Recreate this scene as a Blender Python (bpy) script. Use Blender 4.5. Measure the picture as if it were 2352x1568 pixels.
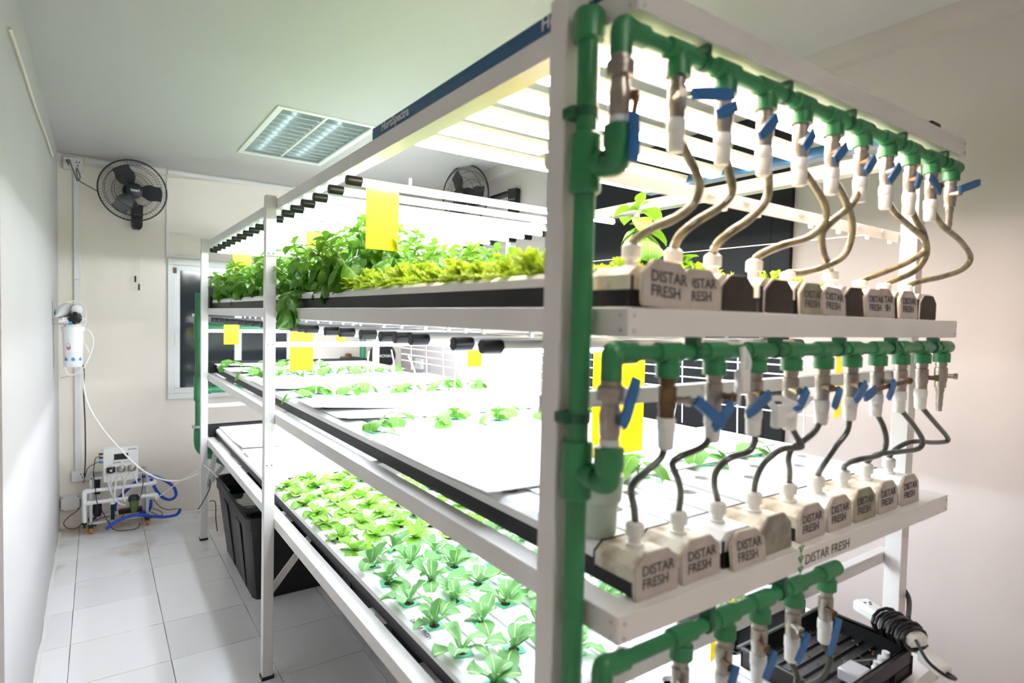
import bpy, bmesh, math, random
from mathutils import Vector, Matrix
for _o in list(bpy.data.objects): bpy.data.objects.remove(_o)
SC = bpy.context.scene
COL = SC.collection
R = random.Random(7)
# ---------------- camera, world, exposure ----------------
cam = bpy.data.cameras.new('camera'); camo = bpy.data.objects.new('camera', cam); COL.objects.link(camo)
cam.sensor_width = 36.0; cam.lens = 20.893; cam.clip_start = 0.02
camo.matrix_world = Matrix(((0.82029, 0.0029357, -0.571938, 0.0), (-0.571454, 0.04562, -0.819365, 0.0),
                            (0.0236866, 0.998955, 0.0390996, 1.5), (0, 0, 0, 1)))
cam.dof.use_dof = True; cam.dof.focus_distance = 2.25; cam.dof.aperture_fstop = 2.6
SC.camera = camo
SC.view_settings.view_transform = 'Standard'; SC.view_settings.look = 'None'
SC.view_settings.gamma = 1.0; SC.view_settings.use_curve_mapping = False
SC.view_settings.exposure = 1.55
w = bpy.data.worlds.new('world'); SC.world = w; w.use_nodes = True
w.node_tree.nodes['Background'].inputs[0].default_value = (0.02, 0.025, 0.035, 1)
w.node_tree.nodes['Background'].inputs[1].default_value = 1.0
TUBE_E = 17.0      # cool white grow tubes
BAR_E = 14.0       # warm bars of the top fixture
FILL_E = 66.0      # tubes of the unseen ceiling lamp added as fill for the near room

# ---------------- materials ----------------
def srgb(h):
    if isinstance(h, str):
        h = h.lstrip('#'); v = [int(h[i:i+2], 16)/255 for i in (0, 2, 4)]
    else: v = [x/255 for x in h]
    return tuple(((x/12.92) if x <= .04045 else ((x+.055)/1.055)**2.4) for x in v) + (1,)
MATS = {}
def mat(name, col, rough=.5, metal=0, var=.0, scale=8, col2=None, bump=0, bscale=60, coat=0, trans=0, emit=None, es=0, spec=.5, alpha=1, transl=0):
    if name in MATS: return MATS[name]
    m = bpy.data.materials.new(name); m.use_nodes = True; nt = m.node_tree; N = nt.nodes; Lk = nt.links
    b = N['Principled BSDF']; b.inputs['Base Color'].default_value = srgb(col); b.inputs['Roughness'].default_value = rough
    b.inputs['Metallic'].default_value = metal; b.inputs['Coat Weight'].default_value = coat
    b.inputs['Transmission Weight'].default_value = trans; b.inputs['Specular IOR Level'].default_value = spec
    b.inputs['Alpha'].default_value = alpha
    if emit: b.inputs['Emission Color'].default_value = srgb(emit); b.inputs['Emission Strength'].default_value = es
    tc = N.new('ShaderNodeTexCoord')
    if var or col2:
        n = N.new('ShaderNodeTexNoise'); n.inputs['Scale'].default_value = scale; n.inputs['Detail'].default_value = 6
        Lk.new(tc.outputs['Object'], n.inputs['Vector'])
        r = N.new('ShaderNodeValToRGB'); Lk.new(n.outputs['Fac'], r.inputs['Fac'])
        a = srgb(col)
        if col2: c2 = srgb(col2); r.color_ramp.elements[0].position = .42; r.color_ramp.elements[1].position = .68
        else: c2 = tuple(x*(1-var) for x in a[:3])+(1,); r.color_ramp.elements[0].position = .35; r.color_ramp.elements[1].position = .65
        r.color_ramp.elements[0].color = a; r.color_ramp.elements[1].color = c2
        Lk.new(r.outputs['Color'], b.inputs['Base Color'])
    if bump:
        n2 = N.new('ShaderNodeTexNoise'); n2.inputs['Scale'].default_value = bscale; Lk.new(tc.outputs['Object'], n2.inputs['Vector'])
        bp = N.new('ShaderNodeBump'); bp.inputs['Strength'].default_value = bump; bp.inputs['Distance'].default_value = .002
        Lk.new(n2.outputs['Fac'], bp.inputs['Height']); Lk.new(bp.outputs['Normal'], b.inputs['Normal'])
    if transl:
        tr = N.new('ShaderNodeBsdfTranslucent'); tr.inputs['Color'].default_value = srgb(col); ms = N.new('ShaderNodeMixShader'); ms.inputs[0].default_value = transl
        Lk.new(b.outputs[0], ms.inputs[1]); Lk.new(tr.outputs[0], ms.inputs[2]); Lk.new(ms.outputs[0], N['Material Output'].inputs['Surface'])
    MATS[name] = m; return m
def leafmat(name, base, rib, veins=10, rough=.4, ribw=.1, transl=.25, edge=None):
    m = bpy.data.materials.new(name); m.use_nodes = True; nt = m.node_tree; N = nt.nodes; Lk = nt.links
    b = N['Principled BSDF']; b.inputs['Roughness'].default_value = rough
    uv = N.new('ShaderNodeUVMap'); uv.uv_map = 'uv'
    sp = N.new('ShaderNodeSeparateXYZ'); Lk.new(uv.outputs['UV'], sp.inputs[0])
    ab = N.new('ShaderNodeMath'); ab.operation = 'ABSOLUTE'; Lk.new(sp.outputs['X'], ab.inputs[0])
    lt = N.new('ShaderNodeMapRange'); lt.inputs['From Min'].default_value = ribw; lt.inputs['From Max'].default_value = ribw*.4
    Lk.new(ab.outputs[0], lt.inputs['Value'])
    # side veins: stripes on v - .5|u|
    mu = N.new('ShaderNodeMath'); mu.operation = 'MULTIPLY_ADD'; mu.inputs[1].default_value = -.35; Lk.new(ab.outputs[0], mu.inputs[0]); Lk.new(sp.outputs['Y'], mu.inputs[2])
    m2 = N.new('ShaderNodeMath'); m2.operation = 'MULTIPLY'; m2.inputs[1].default_value = veins; Lk.new(mu.outputs[0], m2.inputs[0])
    fr = N.new('ShaderNodeMath'); fr.operation = 'PINGPONG'; fr.inputs[1].default_value = .5; Lk.new(m2.outputs[0], fr.inputs[0])
    vr = N.new('ShaderNodeMapRange'); vr.inputs['From Min'].default_value = .09; vr.inputs['From Max'].default_value = .0; vr.inputs['To Max'].default_value = .2
    Lk.new(fr.outputs[0], vr.inputs['Value'])
    mx = N.new('ShaderNodeMath'); mx.operation = 'MAXIMUM'; Lk.new(lt.outputs[0], mx.inputs[0]); Lk.new(vr.outputs[0], mx.inputs[1])
    no = N.new('ShaderNodeTexNoise'); no.inputs['Scale'].default_value = 30; tc = N.new('ShaderNodeTexCoord'); Lk.new(tc.outputs['Object'], no.inputs['Vector'])
    oi = N.new('ShaderNodeObjectInfo')
    hv = N.new('ShaderNodeHueSaturation'); hv.inputs['Color'].default_value = srgb(base)
    mr = N.new('ShaderNodeMapRange'); mr.inputs['To Min'].default_value = .8; mr.inputs['To Max'].default_value = 1.2
    ad = N.new('ShaderNodeMath'); ad.operation = 'MULTIPLY_ADD'; ad.inputs[1].default_value = .6; Lk.new(oi.outputs['Random'], ad.inputs[0])
    m3 = N.new('ShaderNodeMath'); m3.operation = 'MULTIPLY'; m3.inputs[1].default_value = .4; Lk.new(no.outputs['Fac'], m3.inputs[0]); Lk.new(m3.outputs[0], ad.inputs[2])
    Lk.new(ad.outputs[0], mr.inputs['Value']); Lk.new(mr.outputs[0], hv.inputs['Value'])
    mix = N.new('ShaderNodeMix'); mix.data_type = 'RGBA'; Lk.new(mx.outputs[0], mix.inputs[0]); Lk.new(hv.outputs[0], mix.inputs[6]); mix.inputs[7].default_value = srgb(rib)
    Lk.new(mix.outputs[2], b.inputs['Base Color'])
    bp = N.new('ShaderNodeBump'); bp.inputs['Strength'].default_value = .6; bp.inputs['Distance'].default_value = .0015; bp.invert = True
    Lk.new(mx.outputs[0], bp.inputs['Height']); Lk.new(bp.outputs['Normal'], b.inputs['Normal'])
    tr = N.new('ShaderNodeBsdfTranslucent'); Lk.new(mix.outputs[2], tr.inputs['Color'])
    ms = N.new('ShaderNodeMixShader'); ms.inputs[0].default_value = transl
    Lk.new(b.outputs[0], ms.inputs[1]); Lk.new(tr.outputs[0], ms.inputs[2]); Lk.new(ms.outputs[0], N['Material Output'].inputs['Surface'])
    return m
def ledmat(name, col, strength, axis=0, pitch=.012, dot=(255,255,255)):
    """diffuser tube: emission with a row of small diodes along its length"""
    m = bpy.data.materials.new(name); m.use_nodes = True; nt = m.node_tree; N = nt.nodes; Lk = nt.links
    b = N['Principled BSDF']; b.inputs['Base Color'].default_value = srgb((235,238,240)); b.inputs['Roughness'].default_value = .25
    tc = N.new('ShaderNodeTexCoord'); sp = N.new('ShaderNodeSeparateXYZ'); Lk.new(tc.outputs['Object'], sp.inputs[0])
    mu = N.new('ShaderNodeMath'); mu.operation = 'DIVIDE'; mu.inputs[1].default_value = pitch; Lk.new(sp.outputs[axis], mu.inputs[0])
    fr = N.new('ShaderNodeMath'); fr.operation = 'PINGPONG'; fr.inputs[1].default_value = .5; Lk.new(mu.outputs[0], fr.inputs[0])
    mr = N.new('ShaderNodeMapRange'); mr.inputs['From Min'].default_value = .2; mr.inputs['From Max'].default_value = .35
    mr.inputs['To Min'].default_value = strength*1.6; mr.inputs['To Max'].default_value = strength*.6
    Lk.new(fr.outputs[0], mr.inputs['Value']); Lk.new(mr.outputs[0], b.inputs['Emission Strength'])
    b.inputs['Emission Color'].default_value = srgb(col)
    return m
M = dict(
 frame=mat('frame_white', (237,235,232), .38, var=.05, scale=5, bump=.05, bscale=20),
 wallr=mat('wall_pinkish', (196,187,182), .75, var=.03, scale=1.5, bump=.12, bscale=40),
 wallb=mat('wall_back', (242,233,219), .75, var=.03, scale=1.5, bump=.12, bscale=40),
 wall=mat('wall_cream', (206,199,194), .75, var=.04, scale=1.5, bump=.12, bscale=40),
 wallw=mat('wall_white', (200,197,195), .6, var=.04, scale=1.2, bump=.1, bscale=30),
 ceil=mat('ceiling_paint', (197,195,193), .85, var=.02, scale=1),
 grout=mat('grout', (150,143,132), .9, col2=(110,98,82), scale=3),
 trim=mat('trim_white', (232,232,228), .45),
 plastic=mat('white_plastic', (232,231,226), .35),
 pvc=mat('pvc_white', (238,239,240), .28),
 black=mat('black_plastic', (24,24,26), .4, var=.3, scale=20),
 dark=mat('dark_channel', (30,31,36), .5, var=.3, scale=12, spec=.3),
 hole=mat('hole_edge', (10,10,11), .8, spec=.1),
 green=mat('green_pipe', (46,126,78), .35, var=.08, scale=10),
 greend=mat('green_clamp', (22,88,58), .4),
 steel=mat('nickel', (176,168,158), .32, metal=.85, var=.25, scale=30, bump=.1),
 rust=mat('stained_brass', (120,96,66), .55, metal=.5, var=.5, scale=30, col2=(78,60,44)),
 alu=mat('aluminium', (200,202,204), .3, metal=.8),
 blue=mat('blue_lever', (38,100,160), .4, var=.15, scale=60),
 bluef=mat('blue_fixture', (28,84,128), .35),
 bluehose=mat('blue_hose', (34,74,190), .35),
 lid=mat('lid_white', (240,241,240), .35, var=.02, scale=6),
 stain=mat('stained_lid', (228,222,206), .5, col2=(146,118,76), scale=22),
 cap=mat('cap_grey', (196,187,181), .5, col2=(160,148,136), scale=14),
 capalg=mat('cap_algae', (168,160,144), .6, col2=(86,100,50), scale=16),
 capblk=mat('cap_black', (40,36,34), .6, col2=(66,54,44), scale=20),
 ink=mat('ink_grey', (74,70,72), .6), inkg=mat('ink_green', (96,160,96), .6), inkw=mat('ink_white', (225,228,232), .6),
 sheet=mat('foam_sheet', (244,244,246), .6),
 yellow=mat('sticky_card', (255,238,10), .35, transl=.45),
 tape=mat('green_tape', (96,206,160), .5, var=.1), soil=mat('coco_pellet', (70,50,32), .95, bump=.8, bscale=200, col2=(36,26,18), scale=90),
 hose=mat('feed_hose', (142,132,98), .25, scale=26, col2=(84,78,54), coat=.5),
 hosem=mat('feed_hose_dark', (74,80,72), .3, scale=30, col2=(44,48,44), coat=.4),
 cupm=mat('grey_green_cup', (176,190,176), .4),
 glass=mat('dark_glass', (52,56,60), .12, var=.1, scale=4),
 film=mat('black_film', (26,27,31), .55, var=.2, scale=3, spec=.25),
 orange=mat('orange_wheel', (196,118,30), .5), screen=mat('screen_dark', (20,22,28), .1),
 clear=mat('clear_bowl', (90,108,60), .15, alpha=.85), copper=mat('copper_brown', (120,70,50), .35, metal=.7),
 cablew=mat('cable_white', (238,236,228), .45), cablec=mat('cable_cream', (226,218,196), .5), cableg=mat('cable_grey', (120,120,118), .5),
 water=mat('dark_water', (6,8,9), .03, bump=.5, bscale=14),
 reflector=mat('reflector', (206,214,214), .22, metal=.6),
 seed=mat('seed_grit', (150,160,130), .9, col2=(60,90,40), scale=160),
 foil=mat('clear_film', (240,242,248), .08, alpha=.6), red=mat('red_print', (190,40,50), .5), blueprint=mat('blue_print', (60,150,220), .5),
 leaf_rom=leafmat('leaf_romaine', (100,154,84), (196,224,150), 9, ribw=.09),
 leaf_but=leafmat('leaf_butter', (138,192,66), (190,222,120), 6, ribw=.06),
 leaf_bas=leafmat('leaf_basil', (84,142,36), (140,180,84), 8, rough=.3, ribw=.05),
 leaf_bas2=leafmat('leaf_basil_young', (110,160,44), (150,190,80), 7, rough=.35, ribw=.05),
 leaf_cuc=leafmat('leaf_cucumber', (104,166,62), (170,210,110), 6, rough=.5, ribw=.05),
 fri=leafmat('leaf_endive', (166,196,60), (190,214,90), 3, rough=.5, ribw=.02, transl=.5),
 stem=mat('stem_green', (120,160,70), .5),
)
M['led'] = ledmat('led_tube_diffuser', (238,244,255), TUBE_E)
M['ledw'] = ledmat('led_bar_diffuser', (255,228,214), BAR_E, pitch=.018)
M['ledm'] = ledmat('led_tube_diffuser_soft', (236,243,255), TUBE_E*.62)
M['ledy'] = ledmat('led_tube_diffuser_long', (238,244,255), TUBE_E*.6, axis=1)

def tilemat():
    m = bpy.data.materials.new('floor_tile'); m.use_nodes = True; nt = m.node_tree; N = nt.nodes; Lk = nt.links
    b = N['Principled BSDF']; b.inputs['Roughness'].default_value = .22; b.inputs['Coat Weight'].default_value = .25; b.inputs['Coat Roughness'].default_value = .15
    g = N.new('ShaderNodeNewGeometry'); sp = N.new('ShaderNodeSeparateXYZ'); Lk.new(g.outputs['Position'], sp.inputs[0])
    n = N.new('ShaderNodeTexNoise'); n.inputs['Scale'].default_value = 3.2; n.inputs['Detail'].default_value = 8; Lk.new(g.outputs['Position'], n.inputs['Vector'])
    # rusty water stains lie near the tanks and along the back wall
    y = N.new('ShaderNodeMapRange'); y.inputs['From Min'].default_value = 3.3; y.inputs['From Max'].default_value = 5.0; y.inputs['To Min'].default_value = -.15; y.inputs['To Max'].default_value = .16
    Lk.new(sp.outputs['Y'], y.inputs['Value'])
    a = N.new('ShaderNodeMath'); a.operation = 'ADD'; Lk.new(n.outputs['Fac'], a.inputs[0]); Lk.new(y.outputs[0], a.inputs[1])
    mr = N.new('ShaderNodeMapRange'); mr.inputs['From Min'].default_value = .56; mr.inputs['From Max'].default_value = .8; mr.inputs['To Max'].default_value = .75; Lk.new(a.outputs[0], mr.inputs['Value'])
    oi = N.new('ShaderNodeObjectInfo'); hs = N.new('ShaderNodeHueSaturation'); hs.inputs['Color'].default_value = srgb((240,239,239))
    m2 = N.new('ShaderNodeMapRange'); m2.inputs['To Min'].default_value = .94; m2.inputs['To Max'].default_value = 1.04; Lk.new(oi.outputs['Random'], m2.inputs['Value']); Lk.new(m2.outputs[0], hs.inputs['Value'])
    mix = N.new('ShaderNodeMix'); mix.data_type = 'RGBA'; Lk.new(mr.outputs[0], mix.inputs[0]); Lk.new(hs.outputs[0], mix.inputs[6]); mix.inputs[7].default_value = srgb((176,150,112))
    Lk.new(mix.outputs[2], b.inputs['Base Color']); return m
M['tile'] = tilemat()

# measured paths of hoses, levers and cables (world coordinates, metres)
HOSE_UP = [[(0.697, 0.585, 1.776), (0.73, 0.586, 1.741), (0.759, 0.589, 1.707), (0.755, 0.595, 1.674), (0.726, 0.603, 1.645), (0.69, 0.613, 1.623), (0.674, 0.625, 1.603), (0.678, 0.64, 1.588)], [(0.813, 0.585, 1.778), (0.832, 0.587, 1.738), (0.845, 0.591, 1.706), (0.825, 0.599, 1.676), (0.775, 0.609, 1.641), (0.755, 0.623, 1.613), (0.761, 0.64, 1.587)], [(0.926, 0.585, 1.777), (0.946, 0.587, 1.741), (0.945, 0.591, 1.704), (0.915, 0.599, 1.669), (0.878, 0.609, 1.64), (0.871, 0.623, 1.619), (0.887, 0.64, 1.599)], [(1.044, 0.585, 1.78), (1.095, 0.586, 1.755), (1.147, 0.589, 1.722), (1.161, 0.595, 1.691), (1.128, 0.603, 1.659), (1.071, 0.613, 1.639), (1.042, 0.625, 1.621), (1.049, 0.64, 1.607)], [(1.154, 0.585, 1.779), (1.198, 0.586, 1.753), (1.246, 0.589, 1.717), (1.275, 0.595, 1.677), (1.274, 0.603, 1.633), (1.235, 0.613, 1.604), (1.185, 0.625, 1.585), (1.179, 0.64, 1.579)], [(1.263, 0.585, 1.777), (1.238, 0.587, 1.737), (1.182, 0.591, 1.697), (1.172, 0.599, 1.671), (1.208, 0.609, 1.637), (1.273, 0.623, 1.612), (1.331, 0.64, 1.602)], [(1.373, 0.585, 1.774), (1.419, 0.586, 1.746), (1.53, 0.589, 1.72), (1.632, 0.595, 1.7), (1.67, 0.603, 1.673), (1.626, 0.613, 1.639), (1.543, 0.625, 1.604), (1.529, 0.64, 1.585)], [(1.485, 0.585, 1.774), (1.538, 0.587, 1.74), (1.607, 0.591, 1.713), (1.666, 0.599, 1.672), (1.667, 0.609, 1.631), (1.633, 0.623, 1.603), (1.637, 0.64, 1.588)], [(1.606, 0.585, 1.78), (1.677, 0.586, 1.745), (1.815, 0.589, 1.716), (1.913, 0.595, 1.68), (1.897, 0.603, 1.645), (1.814, 0.613, 1.618), (1.729, 0.625, 1.597), (1.718, 0.64, 1.58)]]
HOSE_MID = [[(0.707, 0.585, 1.327), (0.7, 0.587, 1.298), (0.679, 0.593, 1.276), (0.664, 0.604, 1.253), (0.676, 0.618, 1.227), (0.706, 0.637, 1.19), (0.738, 0.66, 1.148)], [(0.816, 0.585, 1.327), (0.798, 0.587, 1.304), (0.753, 0.593, 1.287), (0.752, 0.604, 1.268), (0.788, 0.618, 1.231), (0.825, 0.637, 1.191), (0.857, 0.66, 1.145)], [(0.93, 0.585, 1.328), (0.935, 0.587, 1.301), (0.92, 0.593, 1.28), (0.881, 0.604, 1.27), (0.861, 0.618, 1.247), (0.875, 0.637, 1.214), (0.912, 0.66, 1.171)], [(1.046, 0.585, 1.324), (1.073, 0.587, 1.295), (1.099, 0.591, 1.272), (1.106, 0.599, 1.261), (1.065, 0.609, 1.255), (1.039, 0.623, 1.226), (1.047, 0.64, 1.188), (1.077, 0.66, 1.148)], [(1.154, 0.585, 1.324), (1.136, 0.587, 1.298), (1.102, 0.593, 1.275), (1.092, 0.604, 1.257), (1.109, 0.618, 1.227), (1.153, 0.637, 1.191), (1.2, 0.66, 1.147)], [(1.281, 0.585, 1.326), (1.279, 0.59, 1.285), (1.266, 0.604, 1.247), (1.273, 0.627, 1.2), (1.318, 0.66, 1.153)], [(1.404, 0.585, 1.322), (1.445, 0.587, 1.28), (1.471, 0.593, 1.237), (1.467, 0.604, 1.206), (1.408, 0.618, 1.195), (1.4, 0.637, 1.177), (1.436, 0.66, 1.149)], [(1.528, 0.585, 1.323), (1.6, 0.587, 1.277), (1.673, 0.593, 1.227), (1.679, 0.604, 1.197), (1.607, 0.618, 1.189), (1.549, 0.637, 1.179), (1.561, 0.66, 1.146)], [(1.63, 0.585, 1.322), (1.713, 0.587, 1.273), (1.801, 0.591, 1.226), (1.826, 0.599, 1.205), (1.774, 0.609, 1.201), (1.68, 0.623, 1.205), (1.638, 0.64, 1.184), (1.655, 0.66, 1.152)]]
HOSE_LOW = [[(1.191, 0.585, 0.887), (1.216, 0.589, 0.847), (1.194, 0.592, 0.824), (1.162, 0.596, 0.802), (1.147, 0.6, 0.765)], [(1.072, 0.585, 0.892), (1.091, 0.59, 0.859), (1.08, 0.595, 0.826), (1.053, 0.6, 0.798)]]
HAND_UP = [[(0.68, 0.55, 1.818), (0.773, 0.55, 1.838)], [(0.782, 0.55, 1.824), (0.737, 0.55, 1.802)], [(0.888, 0.55, 1.829), (0.843, 0.55, 1.791)], [(0.999, 0.55, 1.827), (0.968, 0.55, 1.795)], [(1.111, 0.55, 1.825), (1.068, 0.55, 1.792)], [(1.22, 0.55, 1.823), (1.185, 0.55, 1.79)], [(1.326, 0.55, 1.825), (1.282, 0.55, 1.788)], [(1.418, 0.55, 1.822), (1.405, 0.55, 1.792)], [(1.472, 0.55, 1.826), (1.528, 0.55, 1.8)], [(1.637, 0.55, 1.822), (1.754, 0.55, 1.856)]]
HAND_MID = [[(0.713, 0.55, 1.387), (0.779, 0.55, 1.346)], [(0.799, 0.55, 1.378), (0.756, 0.55, 1.342)], [(0.899, 0.55, 1.386), (0.839, 0.55, 1.357)], [(1.014, 0.55, 1.388), (0.979, 0.55, 1.352)], [(1.127, 0.55, 1.386), (1.107, 0.55, 1.349)], [(1.227, 0.55, 1.39), (1.187, 0.55, 1.358)], [(1.349, 0.55, 1.389), (1.324, 0.55, 1.354)], [(1.268, 0.55, 1.377), (1.223, 0.55, 1.361)]]
HAND_LOW = [[(0.738, 0.55, 0.944), (0.719, 0.55, 0.917)], [(0.837, 0.55, 0.954), (0.82, 0.55, 0.923)], [(0.946, 0.55, 0.944), (0.919, 0.55, 0.903)], [(1.053, 0.55, 0.943), (1.017, 0.55, 0.902)], [(1.164, 0.55, 0.941), (1.132, 0.55, 0.878)]]
RH_UP = [(0.577, 0.56, 1.773), (0.579, 0.56, 1.709)]
RH_MID = [(0.598, 0.56, 1.423), (0.574, 0.56, 1.358)]
BLUE_HOSES = [[(0.042, 4.72, 0.035), (0.079, 4.729, 0.065), (0.112, 4.737, 0.079), (0.207, 4.746, 0.095), (0.305, 4.754, 0.069), (0.381, 4.763, 0.048), (0.459, 4.771, 0.05), (0.48, 4.78, 0.086)], [(0.252, 4.86, 0.326), (0.311, 4.852, 0.329), (0.387, 4.845, 0.288), (0.444, 4.838, 0.233), (0.459, 4.83, 0.172), (0.422, 4.822, 0.149), (0.37, 4.815, 0.178), (0.329, 4.808, 0.246), (0.303, 4.8, 0.322)], [(0.242, 4.87, 0.313), (0.183, 4.868, 0.263), (0.129, 4.865, 0.208), (0.096, 4.863, 0.156), (0.096, 4.86, 0.11)], [(0.302, 4.78, 0.174), (0.301, 4.8, 0.122), (0.284, 4.82, 0.089), (0.236, 4.84, 0.074)]]
BLACK_WIRES = [[(0.016, 4.73, 0.527), (-0.011, 4.73, 0.519), (-0.02, 4.73, 0.476), (-0.025, 4.73, 0.416), (-0.016, 4.73, 0.337), (-0.007, 4.73, 0.225), (0.029, 4.73, 0.141), (0.065, 4.73, 0.056), (0.097, 4.73, 0.016), (0.182, 4.73, 0.0), (0.225, 4.73, 0.015), (0.235, 4.73, 0.042)], [(0.016, 4.8, 0.479), (-0.025, 4.81, 0.46), (-0.057, 4.82, 0.433), (-0.071, 4.83, 0.377), (-0.08, 4.84, 0.331)], [(-0.097, 4.76, 0.253), (-0.101, 4.757, 0.189), (-0.158, 4.753, 0.144), (-0.184, 4.75, 0.106), (-0.158, 4.747, 0.07), (-0.115, 4.743, 0.065), (-0.084, 4.74, 0.097)], [(0.25, 4.74, 0.378), (0.251, 4.745, 0.296), (0.231, 4.75, 0.205), (0.16, 4.755, 0.135), (0.126, 4.76, 0.082)], [(0.314, 4.74, 0.189), (0.355, 4.753, 0.126), (0.407, 4.767, 0.093), (0.459, 4.78, 0.089)], [(0.301, 4.76, 0.098), (0.346, 4.765, 0.065), (0.371, 4.77, 0.065), (0.357, 4.775, 0.09), (0.312, 4.78, 0.114)], [(-0.017, 4.8, 0.078), (0.02, 4.8, 0.094), (0.066, 4.8, 0.097), (0.104, 4.8, 0.097)]]
DOSE_TUBES = [[(0.057, 4.72, 0.391), (0.057, 4.727, 0.35), (0.066, 4.733, 0.291), (0.089, 4.74, 0.235)], [(0.073, 4.72, 0.389), (0.073, 4.725, 0.354), (0.07, 4.73, 0.32)], [(0.116, 4.71, 0.391), (0.098, 4.716, 0.347), (0.091, 4.722, 0.279), (0.093, 4.728, 0.227), (0.121, 4.734, 0.192), (0.15, 4.74, 0.175)], [(0.135, 4.72, 0.386), (0.142, 4.73, 0.349), (0.145, 4.74, 0.318)], [(0.175, 4.71, 0.395), (0.149, 4.718, 0.34), (0.138, 4.725, 0.283), (0.14, 4.732, 0.229), (0.152, 4.74, 0.197)], [(0.199, 4.72, 0.389), (0.211, 4.73, 0.351), (0.221, 4.74, 0.313)]]
WHITE_LINE = [(-0.078, 4.6, 1.109), (-0.073, 4.571, 1.016), (-0.044, 4.542, 0.881), (0.034, 4.513, 0.728), (0.125, 4.484, 0.599), (0.193, 4.456, 0.513), (0.275, 4.427, 0.438), (0.37, 4.398, 0.395), (0.454, 4.369, 0.394), (0.539, 4.34, 0.429)]
WHITE_LINE2 = [(0.541, 4.36, 0.453), (0.468, 4.5, 0.366), (0.403, 4.64, 0.275), (0.315, 4.78, 0.167)]
WHITE_LINE3 = [(0.565, 4.25, 0.504), (0.6, 4.133, 0.477), (0.657, 4.017, 0.401), (0.701, 3.9, 0.342)]
BLACK_CABLE = [(-0.096, 4.9, 1.186), (-0.089, 4.9, 1.142), (-0.076, 4.9, 1.083), (-0.078, 4.9, 0.937), (-0.072, 4.9, 0.76), (-0.07, 4.9, 0.582), (-0.071, 4.9, 0.464), (-0.076, 4.9, 0.36)]
RO_TUBES = [[(-0.155, 4.38, 1.531), (-0.104, 4.38, 1.541), (-0.062, 4.38, 1.506), (-0.056, 4.38, 1.428), (-0.069, 4.38, 1.376)], [(-0.067, 4.38, 1.384), (-0.031, 4.38, 1.35), (-0.022, 4.38, 1.284), (-0.042, 4.38, 1.206), (-0.074, 4.38, 1.138), (-0.126, 4.38, 1.101), (-0.153, 4.38, 1.117), (-0.161, 4.38, 1.156)], [(-0.077, 4.38, 1.3), (-0.056, 4.38, 1.271), (-0.044, 4.38, 1.232)], [(-0.074, 4.38, 1.133), (-0.128, 4.44, 1.093), (-0.183, 4.5, 1.073)]]
FAN_CORD = [(-0.148, 4.93, 2.47), (-0.134, 4.924, 2.423), (-0.12, 4.917, 2.381), (-0.106, 4.911, 2.34), (-0.092, 4.905, 2.369), (-0.11, 4.899, 2.422), (-0.101, 4.892, 2.346), (-0.054, 4.886, 2.312), (0.007, 4.88, 2.279)]
CABLE_LEFT = [(-0.205, 2.266, 2.298), (-0.205, 2.575, 2.309), (-0.205, 3.107, 2.315), (-0.205, 3.816, 2.344), (-0.205, 4.276, 2.353)]
CABLE_BACK = [(-0.225, 4.98, 2.487), (-0.173, 4.98, 2.456), (0.017, 4.98, 2.464), (0.403, 4.98, 2.459), (0.598, 4.98, 2.467), (0.926, 4.98, 2.48), (1.351, 4.98, 2.483)]
STRIP_CORD = [(1.519, 0.48, 0.763), (1.537, 0.47, 0.759), (1.569, 0.47, 0.761), (1.565, 0.48, 0.782), (1.562, 0.5, 0.788), (1.5, 0.5, 0.81)]
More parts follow.
